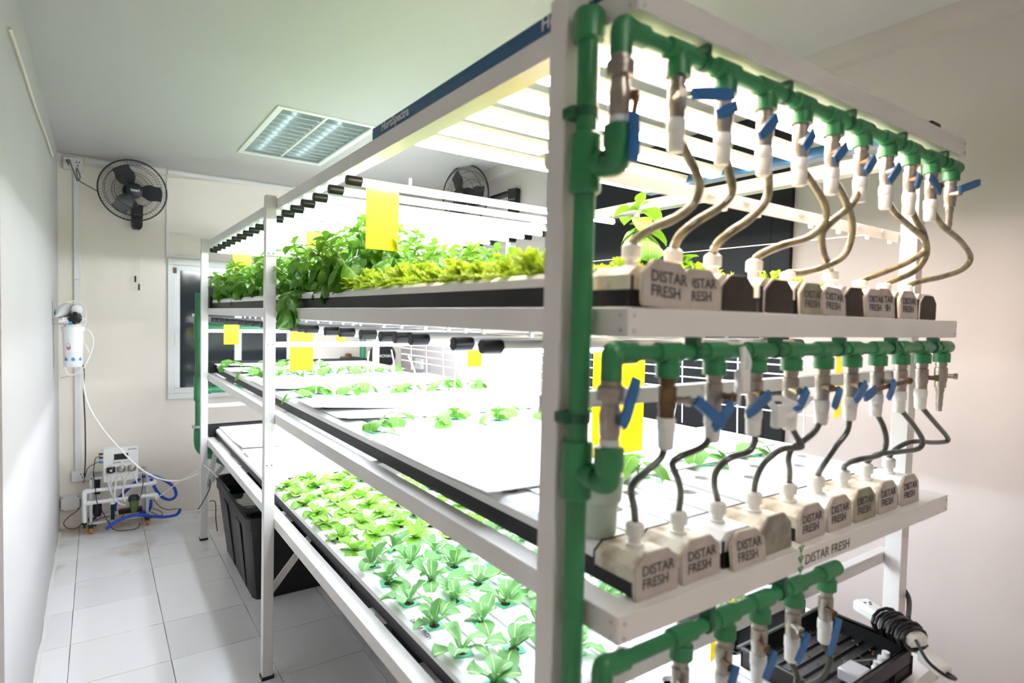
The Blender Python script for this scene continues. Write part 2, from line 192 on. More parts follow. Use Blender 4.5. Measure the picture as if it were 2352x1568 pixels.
# ---------------- mesh helpers ----------------
class MB:
    def __init__(s): s.v = []; s.f = []; s.uv = None
    def add(s, vs, fs):
        o = len(s.v); s.v += [tuple(v) for v in vs]; s.f += [tuple(i+o for i in f) for f in fs]; return s
    def box(s, x0, x1, y0, y1, z0, z1):
        return s.add([(x0,y0,z0),(x1,y0,z0),(x1,y1,z0),(x0,y1,z0),(x0,y0,z1),(x1,y0,z1),(x1,y1,z1),(x0,y1,z1)],
                     [(0,3,2,1),(4,5,6,7),(0,1,5,4),(1,2,6,5),(2,3,7,6),(3,0,4,7)])
    def bbox(s, x0, x1, y0, y1, z0, z1, b=.002):
        """box with chamfered edges"""
        vs = []; fs = []
        X = (x0, x1); Y = (y0, y1); Z = (z0, z1)
        idx = {}
        for i in (0,1):
            for j in (0,1):
                for k in (0,1):
                    sx = 1 if i == 0 else -1; sy = 1 if j == 0 else -1; sz = 1 if k == 0 else -1
                    for a in range(3):
                        p = [X[i]+sx*b, Y[j]+sy*b, Z[k]+sz*b]; p[a] = (X[i],Y[j],Z[k])[a]
                        idx[(i,j,k,a)] = len(vs); vs.append(tuple(p))
        for k in (0,1):
            for a, q in ((0, lambda u,v,w: (w,u,v)), (1, lambda u,v,w: (u,w,v)), (2, lambda u,v,w: (u,v,w))):
                fs.append([idx[q(u,v,k)+(a,)] for u,v in ((0,0),(1,0),(1,1),(0,1))])
        for u in (0,1):
            for v in (0,1):
                fs.append([idx[(0,u,v,1)], idx[(0,u,v,2)], idx[(1,u,v,2)], idx[(1,u,v,1)]])
                fs.append([idx[(u,0,v,0)], idx[(u,0,v,2)], idx[(u,1,v,2)], idx[(u,1,v,0)]])
                fs.append([idx[(u,v,0,0)], idx[(u,v,0,1)], idx[(u,v,1,1)], idx[(u,v,1,0)]])
        for i in (0,1):
            for j in (0,1):
                for k in (0,1): fs.append([idx[(i,j,k,0)], idx[(i,j,k,1)], idx[(i,j,k,2)]])
        return s.add(vs, fs)
    def bar(s, a, b, w, h, up=(0,0,1)):
        a = Vector(a); b = Vector(b); d = (b-a).normalized(); u = Vector(up); x = d.cross(u)
        if x.length < 1e-4: x = d.cross(Vector((1,0,0)))
        x.normalize(); u = x.cross(d).normalized(); vs = []
        for p in (a, b):
            for i, j in ((-1,-1),(1,-1),(1,1),(-1,1)): vs.append(p + x*(w/2*i) + u*(h/2*j))
        return s.add(vs, [(0,3,2,1),(4,5,6,7),(0,1,5,4),(1,2,6,5),(2,3,7,6),(3,0,4,7)])
    def cyl(s, a, b, r0, r1=None, n=16, caps=True):
        r1 = r0 if r1 is None else r1
        return s.lathe(a, b, [(0, r0), (1, r1)], n, caps)
    def lathe(s, a, b, prof, n=16, caps=True):
        """prof: list of (t along a->b, radius)"""
        a = Vector(a); b = Vector(b); d = (b-a); dn = d.normalized(); x = dn.orthogonal().normalized(); y = dn.cross(x); vs = []; fs = []
        for t, r in prof:
            for i in range(n):
                an = 2*math.pi*i/n; vs.append(a + d*t + (x*math.cos(an) + y*math.sin(an))*r)
        for k in range(len(prof)-1):
            for i in range(n): j = (i+1) % n; fs.append((k*n+i, k*n+j, (k+1)*n+j, (k+1)*n+i))
        if caps: fs.append(tuple(range(n))[::-1]); fs.append(tuple(range((len(prof)-1)*n, len(prof)*n)))
        return s.add(vs, fs)
    def tube(s, pts, r, n=8, sm=0, caps=True):
        P = [Vector(p) for p in pts]
        if sm: P = crom(P, sm)
        d0 = (P[1]-P[0]).normalized(); x = d0.orthogonal().normalized(); vs = []; fs = []
        for k, p in enumerate(P):
            d = (P[min(k+1,len(P)-1)]-P[max(k-1,0)]).normalized()
            x = (x - d*x.dot(d)); x.normalize(); y = d.cross(x)
            rr = r(k/(len(P)-1)) if callable(r) else r
            for i in range(n): an = 2*math.pi*i/n; vs.append(p + (x*math.cos(an)+y*math.sin(an))*rr)
        for k in range(len(P)-1):
            for i in range(n): j = (i+1) % n; fs.append((k*n+i, k*n+j, (k+1)*n+j, (k+1)*n+i))
        if caps: fs.append(tuple(range(n))[::-1]); fs.append(tuple(range((len(P)-1)*n, len(P)*n)))
        return s.add(vs, fs)
    def prism(s, poly, y0, y1, plane='xz'):
        """extrude a polygon; plane xz -> along y, xy -> along z, yz -> along x"""
        f = {'xz': lambda p, t: (p[0], t, p[1]), 'xy': lambda p, t: (p[0], p[1], t), 'yz': lambda p, t: (t, p[0], p[1])}[plane]
        n = len(poly); vs = [f(p, y0) for p in poly] + [f(p, y1) for p in poly]
        fs = [tuple(range(n)), tuple(range(n, 2*n))[::-1]] + [(i, i+n, (i+1) % n + n, (i+1) % n) for i in range(n)]
        return s.add(vs, fs)
    def torus(s, c, ax, Rr, r, n=48, m=6):
        ax = Vector(ax).normalized(); x = ax.orthogonal().normalized(); y = ax.cross(x); c = Vector(c); vs = []; fs = []
        for i in range(n):
            a = 2*math.pi*i/n; d = x*math.cos(a)+y*math.sin(a)
            for j in range(m): b = 2*math.pi*j/m; vs.append(c + d*(Rr+r*math.cos(b)) + ax*(r*math.sin(b)))
        for i in range(n):
            for j in range(m): fs.append((i*m+j, ((i+1) % n)*m+j, ((i+1) % n)*m+(j+1) % m, i*m+(j+1) % m))
        return s.add(vs, fs)
    def ball(s, c, r, sz=1, n=14, m=8):
        vs = []; fs = []; c = Vector(c)
        for k in range(m+1):
            a = math.pi*k/m
            for i in range(n): b = 2*math.pi*i/n; vs.append(c+Vector((r*math.sin(a)*math.cos(b), r*math.sin(a)*math.sin(b), -r*sz*math.cos(a))))
        for k in range(m):
            for i in range(n): j = (i+1) % n; fs.append((k*n+i, k*n+j, (k+1)*n+j, (k+1)*n+i))
        return s.add(vs, fs)
    def xf(s, mt):
        s.v = [tuple(mt @ Vector(v)) for v in s.v]; return s
    def mesh(s, name, m, sharp=38, fix=True):
        me = bpy.data.meshes.new(name); me.from_pydata(s.v, [], s.f)
        if fix:
            bm = bmesh.new(); bm.from_mesh(me); bmesh.ops.recalc_face_normals(bm, faces=bm.faces); bm.to_mesh(me); bm.free()
        me.polygons.foreach_set('use_smooth', [True]*len(me.polygons)); me.set_sharp_from_angle(angle=math.radians(sharp))
        if m is not None: me.materials.append(m)
        me.update(); return me
def halfback(me, m):
    """the upper half of an LED tube is an opaque white back"""
    me.materials.append(m)
    for p in me.polygons:
        if p.center.z > -.003: p.material_index = 1
    return me
def crom(P, k):
    out = []
    n = len(P)
    for i in range(n-1):
        p0 = P[max(i-1,0)]; p1 = P[i]; p2 = P[i+1]; p3 = P[min(i+2,n-1)]
        for j in range(k):
            t = j/k; out.append(.5*((2*p1)+(p2-p0)*t+(2*p0-5*p1+4*p2-p3)*t*t+(3*p1-p0-3*p2+p3)*t**3))
    out.append(P[-1]); return out
def ob(name, data, parent=None, loc=None, rot=None, label=None, kind=None, scale=None):
    o = bpy.data.objects.new(name, data); COL.objects.link(o)
    if parent: o.parent = parent
    if loc is not None: o.location = loc
    if rot is not None: o.rotation_euler = rot
    if scale is not None: o.scale = (scale,)*3 if not hasattr(scale, '__len__') else scale
    if label: o['label'] = label
    if kind: o['kind'] = kind
    return o
def part(name, mb, m, parent, **k): return ob(name, mb.mesh(name, m), parent, **k)
def thing(name, label, cat, loc=(0,0,0), group=None, rot=None):
    o = ob(name, None, None, loc, rot, label); o['category'] = cat; o.empty_display_size = .05
    if group: o['group'] = group
    return o
def solo(name, mb, m, label, cat, group=None, loc=None):
    me = mb.mesh(name, m) if isinstance(mb, MB) else mb
    if loc is None:   # put the origin at the thing's base
        xs = [v.co for v in me.vertices]; lo = Vector((min(v.x for v in xs)+max(v.x for v in xs), min(v.y for v in xs)+max(v.y for v in xs), 0))/2
        lo.z = min(v.z for v in xs); me.transform(Matrix.Translation(-lo)); loc = lo
    o = ob(name, me, None, loc, label=label); o['category'] = cat
    if group: o['group'] = group
    return o
def struct(name, mb, m): return ob(name, mb.mesh(name, m), None, kind='structure')
def textmesh(name, body, size, m, extrude=.0002, bold=False, align='CENTER', space=1):
    cu = bpy.data.curves.new(name, 'FONT'); cu.body = body; cu.size = size; cu.extrude = extrude; cu.align_x = align; cu.align_y = 'CENTER'
    cu.resolution_u = 3; cu.space_line = .9; cu.space_character = space
    if bold: cu.offset = size*.018
    t = bpy.data.objects.new(name, cu); COL.objects.link(t)
    dg = bpy.context.evaluated_depsgraph_get(); me = bpy.data.meshes.new_from_object(t.evaluated_get(dg))
    bpy.data.objects.remove(t); me.name = name; me.materials.clear(); me.materials.append(m); return me
ORD = ['first','second','third','fourth','fifth','sixth','seventh','eighth','ninth','tenth','eleventh','twelfth','thirteenth','fourteenth','fifteenth','sixteenth','seventeenth','eighteenth','nineteenth','twentieth','twenty-first','twenty-second','twenty-third','twenty-fourth','twenty-fifth','twenty-sixth','twenty-seventh','twenty-eighth']
PI = math.pi
RX = (PI/2, 0, 0)           # text standing in the xz plane, read from -y
# ---------------- the room ----------------
XL, XR, YB, YF, ZC = -.215, 2.26, 4.992, -1.7, 2.52
XN = -1.3; YN = 2.12
fl = struct('floor', MB().box(XN-.02, XR+.02, YF-.02, YB+.02, -.06, -.004), M['grout'])
tm = MB().bbox(-.1788, .1788, -.1822, .1822, -.012, 0, .0012).mesh('tile', M['tile'])
xs0, ys0 = -.104-.36*4+.18, 3.233-.3675*14+.18375
for i in range(11):
    for j in range(19):
        x = xs0+.36*i; y = ys0+.3675*j
        if x < XN-.1 or x > XR+.1 or y > YB+.1: continue
        if x < XL-.1 and y > YN: continue
        # cut the border tiles to the wall
        x0, x1 = max(x-.1788, XN if y < YN else XL), min(x+.1788, XR); y0, y1 = max(y-.1822, YF), min(y+.1822, YB)
        if x1-x0 < .02 or y1-y0 < .02: continue
        if x1-x0 > .355 and y1-y0 > .362: ob('tile', tm, fl, (x, y, R.uniform(-.0004, .0004)))
        else: ob('tile', MB().bbox(x0, x1, y0, y1, -.012, 0, .0012).mesh('tile', M['tile']), fl)
cm = MB()
LX0, LX1, LY0, LY1 = .75, 1.24, 3.12, 4.13
NX0, NX1, NY0, NY1 = .35, .84, -1.15, -.14
for a in ((XN, NX0, YF, 1), (NX1, XR, YF, 1), (NX0, NX1, YF, NY0), (NX0, NX1, NY1, 1), (XN, LX0, 1, YB), (LX1, XR, 1, YB), (LX0, LX1, 1, LY0), (LX0, LX1, LY1, YB)): cm.box(a[0], a[1], a[2], a[3], ZC, ZC+.03)
cm.box(NX0-.01, NX1+.01, NY0-.01, NY1+.01, ZC+.16, ZC+.18)
cm.box(LX0-.01, LX1+.01, LY0-.01, LY1+.01, ZC+.16, ZC+.18)
struct('ceiling', cm, M['ceil'])
struct('wall_left', MB().box(XL-.12, XL, YN, YB+.1, 0, ZC), M['wallw'])
struct('wall_return', MB().box(XN-.1, XL-.12, YN, YN+.1, 0, ZC), M['wallw'])
struct('wall_near_left', MB().box(XN-.1, XN, YF-.1, YN, 0, ZC), M['wall'])
struct('wall_front', MB().box(XN-.1, XR+.1, YF-.1, YF, 0, ZC), M['wall'])
struct('wall_right', MB().box(XR, XR+.1, YF-.1, YB+.1, 0, ZC), M['wallr'])
# back wall with the window opening
WX0, WX1, WZ0, WZ1 = .43, 1.33, .86, 1.86
bw = MB()
for a in ((XL-.12, WX0, 0, ZC), (WX1, XR+.1, 0, ZC), (WX0, WX1, 0, WZ0), (WX0, WX1, WZ1, ZC)): bw.box(a[0], a[1], YB, YB+.1, a[2], a[3])
struct('wall_back', bw, M['wallb'])
wn = struct('window_1', MB().box(WX0, WX1, YB+.09, YB+.1, WZ0, WZ1), M['black'])
fr = MB()
def ring(mb, x0, x1, z0, z1, y0, y1, w):
    mb.bbox(x0, x1, y0, y1, z1-w, z1, .002); mb.bbox(x0, x1, y0, y1, z0, z0+w, .002)
    mb.bbox(x0, x0+w, y0, y1, z0+w, z1-w, .002); mb.bbox(x1-w, x1, y0, y1, z0+w, z1-w, .002)
ring(fr, WX0-.012, WX1+.012, WZ0-.012, WZ1+.012, YB-.02, YB+.04, .042)
part('window_frame', fr, M['trim'], wn)
for k, (a, b) in enumerate(((WX0+.03, .905), (.885, WX1-.03))):
    s = MB(); ring(s, a, b, WZ0+.03, WZ1-.03, YB-.004+.02*k, YB+.014+.02*k, .038); sh = part('window_sash', s, M['trim'], wn)
    part('window_pane', MB().box(a+.036, b-.036, YB+.004+.02*k, YB+.008+.02*k, WZ0+.066, WZ1-.066), M['glass'], sh)
part('window_latch', MB().bbox(.462, .474, YB-.016, YB, 1.24, 1.33, .002), M['plastic'], wn)
part('window_stop', MB().bbox(.452, .474, YB-.03, YB-.008, 1.77, 1.81, .002), M['rust'], wn)
# blacked out sliding door on the right wall
dr = struct('door_1', MB().box(XR-.012, XR-.001, 1.31, 2.62, .02, 2.36), M['film'])
part('film_panel', MB().box(XR-.018, XR-.012, 1.395, 2.60, .05, 2.345), M['film'], dr)
part('door_stile', MB().box(XR-.024, XR-.012, 1.31, 1.39, .02, 2.36), M['film'], dr)
# cornice along the right wall, caulk along the left wall, wall strips
struct('trim_1', MB().box(XR-.055, XR, YF, YB, ZC-.07, ZC), M['wallr'])
ck = MB(); pts = []
yy = YN
while yy < YB:
    pts.append((XL+.004+R.uniform(-.003, .004), yy, .004)); yy += .12
ck.tube(pts, lambda t: .011+.003*math.sin(t*40), 6)
struct('baseboard_left', ck, M['trim'])
# surface conduits on the back wall
def conduit(name, mb, label): return solo(name, mb, M['trim'], label, 'conduit')
c = thing('wall_conduit', 'white cable conduit running down the cream back wall beside the corner', 'conduit', (-.113, YB-.008, .39))
for z0, z1 in ((0, .76), (.764, 1.3), (1.304, 2.01)): part('duct', MB().bbox(-.018, .018, -.008, .0075, z0, z1, .003), M['trim'], c)
c = thing('ceiling_conduit', 'white cable conduit running along the top of the back wall', 'conduit', (.4, YB-.008, 2.46))
part('duct', MB().bbox(-.47, .0, -.008, .0075, .018, .05, .003), M['trim'], c)
part('duct', MB().bbox(.016, 1.8, -.008, .0075, .018, .05, .003), M['trim'], c)
conduit('thin_conduit', MB().bbox(.408, .422, YB-.012, YB-.0005, 1.88, 2.475, .002), 'thin vertical cable strip between ceiling conduit and dark window')
conduit('thin_conduit', MB().bbox(.424, 1.5, YB-.012, YB-.0005, 1.885, 1.9, .002), 'thin horizontal cable strip right above the dark window')
def socket(loc, label, n=1, wall='y', w=.14, h=.1, two=True):
    t = thing('wall_socket', label, 'socket', loc)
    if wall == 'y': pl = MB().bbox(-w/2, w/2, -.03, 0, -h/2, h/2, .004)
    else: pl = MB().bbox(-.03, 0, -w/2, w/2, -h/2, h/2, .004)
    part('socket_plate', pl, M['plastic'], t); hm = MB()
    for dx, dz in ((-.008, .012), (.008, .012), (0, -.01)):
        for k in range(n):
            o = (k-(n-1)/2)*.05
            if wall == 'y': hm.box(o+dx-.003, o+dx+.003, -.0315, -.0295, dz-.005, dz+.005)
            else: hm.box(-.0315, -.0295, o+dx-.003, o+dx+.003, dz-.005, dz+.005)
    part('socket_hole', hm, M['black'], t); return t
so = socket((-.13, YB-.002, 2.458), 'white wall socket under the ceiling corner with a grey plug in it', 2, w=.11, h=.085)
part('plug', MB().lathe((-.025,-.03,.01), (-.025,-.06,.005), [(0,.014),(.6,.014),(1,.008)], 12), M['cableg'], so, label='grey plug')
socket((-.088, YB-.002, .355), 'white low wall socket beside the dosing cart', 1, w=.12, h=.075)
socket((XR-.002, 4.58, 1.095), 'small white socket on the right wall seen through the wire trellis', 1, 'x', .12, .09)
j = thing('junction_box', 'pale grey square junction box low on the wall corner', 'box', (-.155, YB-.002, .18))
part('box_body', MB().bbox(-.052, .052, -.04, 0, -.05, .05, .004), M['plastic'], j)
sm_ = MB()
for a in (-.043, .043):
    for b in (-.042, .042): sm_.cyl((a,-.042,b), (a,-.039,b), .004, n=8)
part('screws', sm_, M['black'], j)
# cables
def cable(name, pts, r, m, label, sm=6): return solo(name, MB().tube(pts, r, 8, sm), m, label, 'cable')
cable('ceiling_cable', CABLE_LEFT, .0045, M['cablec'], 'cream cable sagging along the top of the left wall')
cable('wall_cable', CABLE_BACK, .0035, M['cablec'], 'cream cable pinned behind the fan along the back wall')
cable('fan_cord', FAN_CORD, .004, M['cableg'], 'grey bundled cord from the ceiling socket to the fan')
cable('power_cable', BLACK_CABLE, .004, M['black'], 'black cable hanging down the wall from the water filter')
cable('supply_tube', WHITE_LINE, .005, M['cablew'], 'thin white tube drooping from the water filter to the rack')
cable('return_tube', WHITE_LINE2, .004, M['cablew'], 'thin white tube slanting behind the blue hose loop')
cable('fill_tube', WHITE_LINE3, .005, M['cablew'], 'thin white tube running down into the black water tank')
# recessed ceiling light, and a copy added near the camera as fill
ring2 = lambda mb, x0, x1, y0, y1, z0, z1, w: [mb.bbox(x0, x1, y0, y0+w, z0, z1, .002), mb.bbox(x0, x1, y1-w, y1, z0, z1, .002), mb.bbox(x0, x0+w, y0+w, y1-w, z0, z1, .002), mb.bbox(x1-w, x1, y0+w, y1-w, z0, z1, .002)]
def ceiling_light(LX0, LX1, LY0, LY1, label, lm):
    t = thing('ceiling_light', label, 'lamp', (LX0, LY0, ZC))
    W_, L_ = LX1-LX0, LY1-LY0
    rm = MB(); ring2(rm, -.02, W_+.02, -.02, L_+.02, -.008, .003, .032); part('rim', rm, M['trim'], t)
    hs = MB(); hs.box(.002, W_-.002, .002, L_-.002, .08, .085)
    for a in ((.002,.006,.002,L_-.002), (W_-.006,W_-.002,.002,L_-.002), (.006,W_-.006,.002,.006), (.006,W_-.006,L_-.006,L_-.002)): hs.box(*a, .0, .08)
    part('housing', hs, M['reflector'], t)
    part('divider', MB().box(W_/2-.006, W_/2+.006, .01, L_-.01, .006, .05), M['trim'], t)
    bl = MB().prism([(-.001,.055),(.001,.055),(.006,.008),(-.006,.008)], .0, W_/2-.02, 'yz').mesh('louvre_blade', M['reflector'])
    for c_ in range(2):
        for k in range(12): ob('louvre_blade', bl, t, (.012+c_*(W_/2-.004), .06+k*(L_-.12)/11, 0))
        part('lamp_tube', MB().cyl((W_*(.25+.5*c_), .05, .068), (W_*(.25+.5*c_), L_-.05, .068), .008, n=10), lm, t)
ceiling_light(LX0, LX1, LY0, LY1, 'recessed ceiling light with metal louvre blades above the rack', mat('lamp_dim', (240,250,250), emit=(225,245,250), es=.9))
ceiling_light(NX0, NX1, NY0, NY1, 'added unseen louvre fill light over the near part of the room', mat('fill_lamp_glow', (240,240,240), emit=(255,240,230), es=FILL_E))  # added out of view to brighten the faces turned to the camera

# ---------------- wall fans ----------------
def fan(loc, yaw, pitch, label, base, cords=True):
    t = thing('wall_fan', label, 'fan', loc)
    mt = Matrix.Rotation(yaw, 4, 'Z') @ Matrix.Rotation(pitch, 4, 'X')
    Rr = .2; cg = MB()
    cg.torus((0,0,0), (0,1,0), Rr, .005, 64, 6)
    def prof(front, u):
        r = .045+(Rr-.045)*u; d = .055*(1-u**3)**.7
        return r, (-d if front else d*1.1)
    for front in (True, False):
        for k in range(96 if front else 60):
            a0 = 2*PI*k/(96 if front else 60); pts = []
            for q in range(6):
                u = q/5; r, d = prof(front, u); a = a0 + (.16 if front else -.16)*u*u
                pts.append((r*math.cos(a), d, r*math.sin(a)))
            cg.tube(pts, .0009, 3, caps=False)
        for rr in (.45, .78): r, d = prof(front, rr); cg.torus((0,d,0), (0,1,0), r, .0015, 48, 4)
    cg.xf(mt); part('cage', cg, M['black'], t)
    part('cage_badge', MB().lathe((0,-.068,0), (0,-.05,0), [(0,.0),(0.01,.036),(.3,.046),(1,.046)], 28).xf(mt), M['black'], t)
    for k in range(3):
        b = MB(); vs = []; a0 = PI/2+.5+2*PI*k/3
        for i in range(6):
            for jx in range(5):
                r = .035+.135*i/5; wd = (.35+.35*math.sin(PI*min(1, i/5+.15)))*(jx/4-.5)*1.7
                a = a0+wd; vs.append((r*math.cos(a), -.012+.035*(jx/4-.5), r*math.sin(a)))
        b.add(vs, [(i*5+q, i*5+q+1, (i+1)*5+q+1, (i+1)*5+q) for i in range(5) for q in range(4)])
        part('fan_blade', b.xf(mt), mat('fan_blade', (60,62,66), .25), t)
    part('hub', MB().cyl((0,-.03,0), (0,.01,0), .036, n=20).xf(mt), M['black'], t)
    part('motor', MB().lathe((0,.02,0), (0,.12,0), [(0,.055),(.5,.055),(.8,.045),(1,.02)], 22).xf(mt), M['black'], t)
    tx = textmesh('lettering', 'hatari', .022, M['inkw'], bold=True); tx.transform(Matrix.Rotation(PI/2, 4, 'X')); tx.transform(Matrix.Translation((0,-.0685,0))); tx.transform(mt); ob('lettering', tx, t)
    rb = Vector(base)-Vector(loc); Rz = Matrix.Rotation(yaw, 4, 'Z')
    mo = mt @ Vector((0,.09,0))
    part('arm', MB().tube([mo, mo+Vector((0,.0,-.05)), rb+Rz @ Vector((0,-.03,.08)), rb+Rz @ Vector((0,-.03,.02))], .02, 10, 4), M['black'], t)
    bx = MB().prism([(-.034,.1),(.034,.1),(.03,-.05),(.018,-.07),(-.018,-.07),(-.03,-.05)], -.055, .0).xf(Matrix.Translation(rb) @ Rz)
    part('switch_box', bx, M['black'], t)
    kb = MB()
    for i in range(3): kb.cyl((-.016+.016*i,-.058,.03), (-.016+.016*i,-.054,.03), .003, n=8)
    part('indicator', kb.xf(Matrix.Translation(rb) @ Rz), M['inkw'], t)
    if cords:
        for dx, ln in ((-.006, .33), (.016, .385)):
            p0 = rb+Vector((dx, -.03, -.065)); cd = part('pull_cord', MB().tube([p0, p0+Vector((0,0,-ln))], .0007, 5), M['cablec'], t)
            part('cord_grip', MB().cyl(p0+Vector((0,0,-ln)), p0+Vector((0,0,-ln-.045)), .0055, n=10), M['black'], cd)
    return t
fan((.2, 4.80, 2.30), .12, .1, 'black caged wall fan on the cream back wall', (.225, YB-.001, 2.13))
fan((2.06, 3.55, 2.33), -PI/2+.35, .05, 'black caged wall fan on the right wall behind the grow lights', (XR-.001, 3.22, 2.24), False)
# round black blower and pump beyond the rack
b = thing('blower', 'round black blower with white lettering in the far right corner', 'blower', (2.03, 4.86, 1.15))
part('blower_disc', MB().lathe((0,-.06,0), (0,.13,0), [(0,.01),(.02,.085),(.15,.105),(.6,.105),(1,.06)], 32), M['black'], b)
tx = textmesh('lettering', 'MONAC', .035, M['inkw'], bold=True); tx.transform(Matrix.Rotation(PI/2, 4, 'X')); tx.transform(Matrix.Translation((0,-.0615,0))); ob('lettering', tx, b)
b = thing('booster_pump', 'black pump with copper coloured fittings beyond the middle tier', 'pump', (1.75, 4.92, 1.04))
part('pump_body', MB().bbox(-.06,.08,-.12,.07,0,.1,.01), M['black'], b)
for x, z in ((-.05,.06),(-.05,.12),(.07,.09),(.07,.04)): part('fitting', MB().cyl((x,-.16,z), (x,-.1,z), .02, n=14), M['copper'], b)
# ---------------- the rack ----------------
FX0, FX1, FY0, FY1 = .587, 1.72, .57, 4.40
TZ = {'top': 1.953, 'upper': 1.518, 'middle': 1.09, 'bottom': .665}
rk = thing('growing_rack', 'tall white steel rack of three grow tiers filling the room', 'rack', (0, 0, 0))
pm = MB().bbox(-.02, .02, -.02, .02, .012, 1.965, .0015).mesh('post', M['frame'])
fm = MB().box(-.024, .024, -.022, .022, 0, .014).mesh('post_foot', M['black'])
def screws(mb, c, ax, r=.0045):
    c = Vector(c); ax = Vector(ax); return mb.lathe(c, c+ax*.0025, [(0, r), (.6, r), (1, r*.5)], 8)
for x in (.567, 1.74):
    for y in (.685, 2.52, 4.30):
        p = ob('post', pm, rk, (x, y, 0)); ob('post_foot', fm, p)
for nm, z in TZ.items():
    h, d = .04, .045
    for x0 in (FX0, FX1-d): part('side_rail', MB().bbox(x0, x0+d, FY0+.0005, FY1-.0005, z-h, z, .001), M['frame'], rk)
    for y0 in (FY0, FY1-d): part('end_rail', MB().bbox(FX0+.0006, FX1-.0006, y0-.0008 if y0 == FY0 else y0, y0+d+(0 if y0 == FY0 else .0008), z-h+.0004, z+.0006, .001), M['frame'], rk)
    if nm != 'top':
        for y in (1.55, 2.54, 3.45): part('cross_beam', MB().bbox(FX0+d, FX1-d, y, y+.04, z-.04, z-.002, .001), M['frame'], rk)
    for x in (FX0, FX1):
        s = -1 if x == FX0 else 1
        for zz in (z-.01, z-.031):
            part('corner_screw', screws(MB(), (x, FY0+.012, zz), (s,0,0), .003), M['alu'], rk); part('corner_screw', screws(MB(), (x-s*.012, FY0-.0008, zz), (0,-1,0), .003), M['alu'], rk)
# slotted cross bars on every row of posts
for z, n in ((1.735, 'upper'), (1.372, 'middle'), (.885, 'bottom')):
    for y in (.667, 2.497, 4.277):
        if y < 1 and True:
            mb = MB(); h = .03 if z < 1 else .026; y1 = .708
            mb.bbox(.547, 1.76, y1, y1+.002, z-h/2, z+h/2, .0005); mb.bbox(.547, 1.76, y1+.002, y1+.024, z+h/2-.002, z+h/2, .0005)
            cb = part('slotted_bar', mb, M['frame'], rk); sl = MB()
            k = .6
            if z < 1:
                while k < 1.73: sl.box(k, k+.010, y1-.0006, y1+.001, z+h/2-.010, z+h/2-.004); k += .022
                part('slot', sl, M['inkw'], cb)
            else:
                for k in (.93, 1.04, 1.24, 1.36, 1.50, 1.62): part('bar_clip', MB().bbox(k, k+.022, y1-.003, y1+.0, z+.002, z+.010, .0008).cyl((k+.05, y1-.004, z-h/2-.004), (k+.05, y1+.004, z-h/2-.004), .005, n=10), M['plastic'], cb)
        else:
            mb = MB().bbox(.547, 1.76, y, y+.003, z-.011, z+.011, .0005)
            cb = part('flat_bar', mb, M['frame'], rk)
        s2 = MB(); yy = (y if y > 1 else .708)
        for x in (.558, .576, 1.731, 1.749): screws(s2, (x, yy, z), (0,-1,0), .004)
        part('bar_screw', s2, M['alu'], cb)
# diagonal braces
for y in (2.54, 4.30):
    part('brace', MB().bar((.577, y, .34), (.81, y, .626), .03, .004, (0,1,0)), M['frame'], rk)
    part('brace', MB().bar((1.73, y, .34), (1.50, y, .626), .03, .004, (0,1,0)), M['frame'], rk)
part('brace', MB().bar((.60, 4.30, .37), (.60, 4.05, .63), .004, .03, (1,0,0)), M['frame'], rk)
# print on the front rail of the middle tier
def logo(body, size, parent, loc, rot, m=None, leaf=True, sp=1):
    tm_ = textmesh('lettering', body, size, m or M['ink'], align='LEFT'); o = ob('lettering', tm_, parent, loc, rot)
    if leaf:
        lf = MB()
        for k in range(3):
            for s in (-1, 1):
                z0 = -size*.9+size*.75*k; lf.add([(0, z0, 0), (s*size*.42, z0+size*.55, 0), (s*size*.1, z0+size*.62, 0)], [(0,1,2)] if s > 0 else [(0,2,1)])
        lf.bar((0,-size*1.3,0), (0,size*1.3,0), size*.06, .0002, (0,0,1))
        part('leaf_mark', lf.xf(Matrix.Translation((-size*.55,0,0))), M['inkg'], o, label='pale green leaf emblem')
    return o
logo('DISTAR FRESH', .026, rk, (1.065, FY0-.0014, 1.068), RX)
# ---------------- top light fixture ----------------
fx = thing('light_fixture', 'blue framed LED bar fixture lying on the near end of the top frame', 'lamp', (.6, .5, 1.954))
for x0 in (.588, 1.60):
    h = part('fixture_housing', MB().bbox(x0-.6, x0-.6+.045, .11, 1.0, 0, .030, .002), M['bluef'], fx)
    part('housing_end', MB().bbox(x0-.6-.001, x0-.6+.046, .098, .11, -.001, .031, .002), M['black'], h)
for y, b in ((.955, 'HortiSpectra'), (.3, 'HortiSpectra')):
    tx = textmesh('lettering', b, .03, M['inkw'], bold=True, align='CENTER'); tx.transform(Matrix.Rotation(PI/2, 4, 'X')); tx.transform(Matrix.Rotation(-PI/2, 4, 'Z')); ob('lettering', tx, fx, (-.0135, y-.1, .016))
for k in range(7):
    y = .125+.136*k
    bp = part('light_bar', MB().prism([(y-.006,.03),(y+.002,.010),(y+.060,.010),(y+.068,.03)], .03, 1.005, 'yz'), M['frame'], fx)
    part('led_strip', MB().box(.036, .998, y+.017, y+.045, .005, .010), M['ledw'], bp)
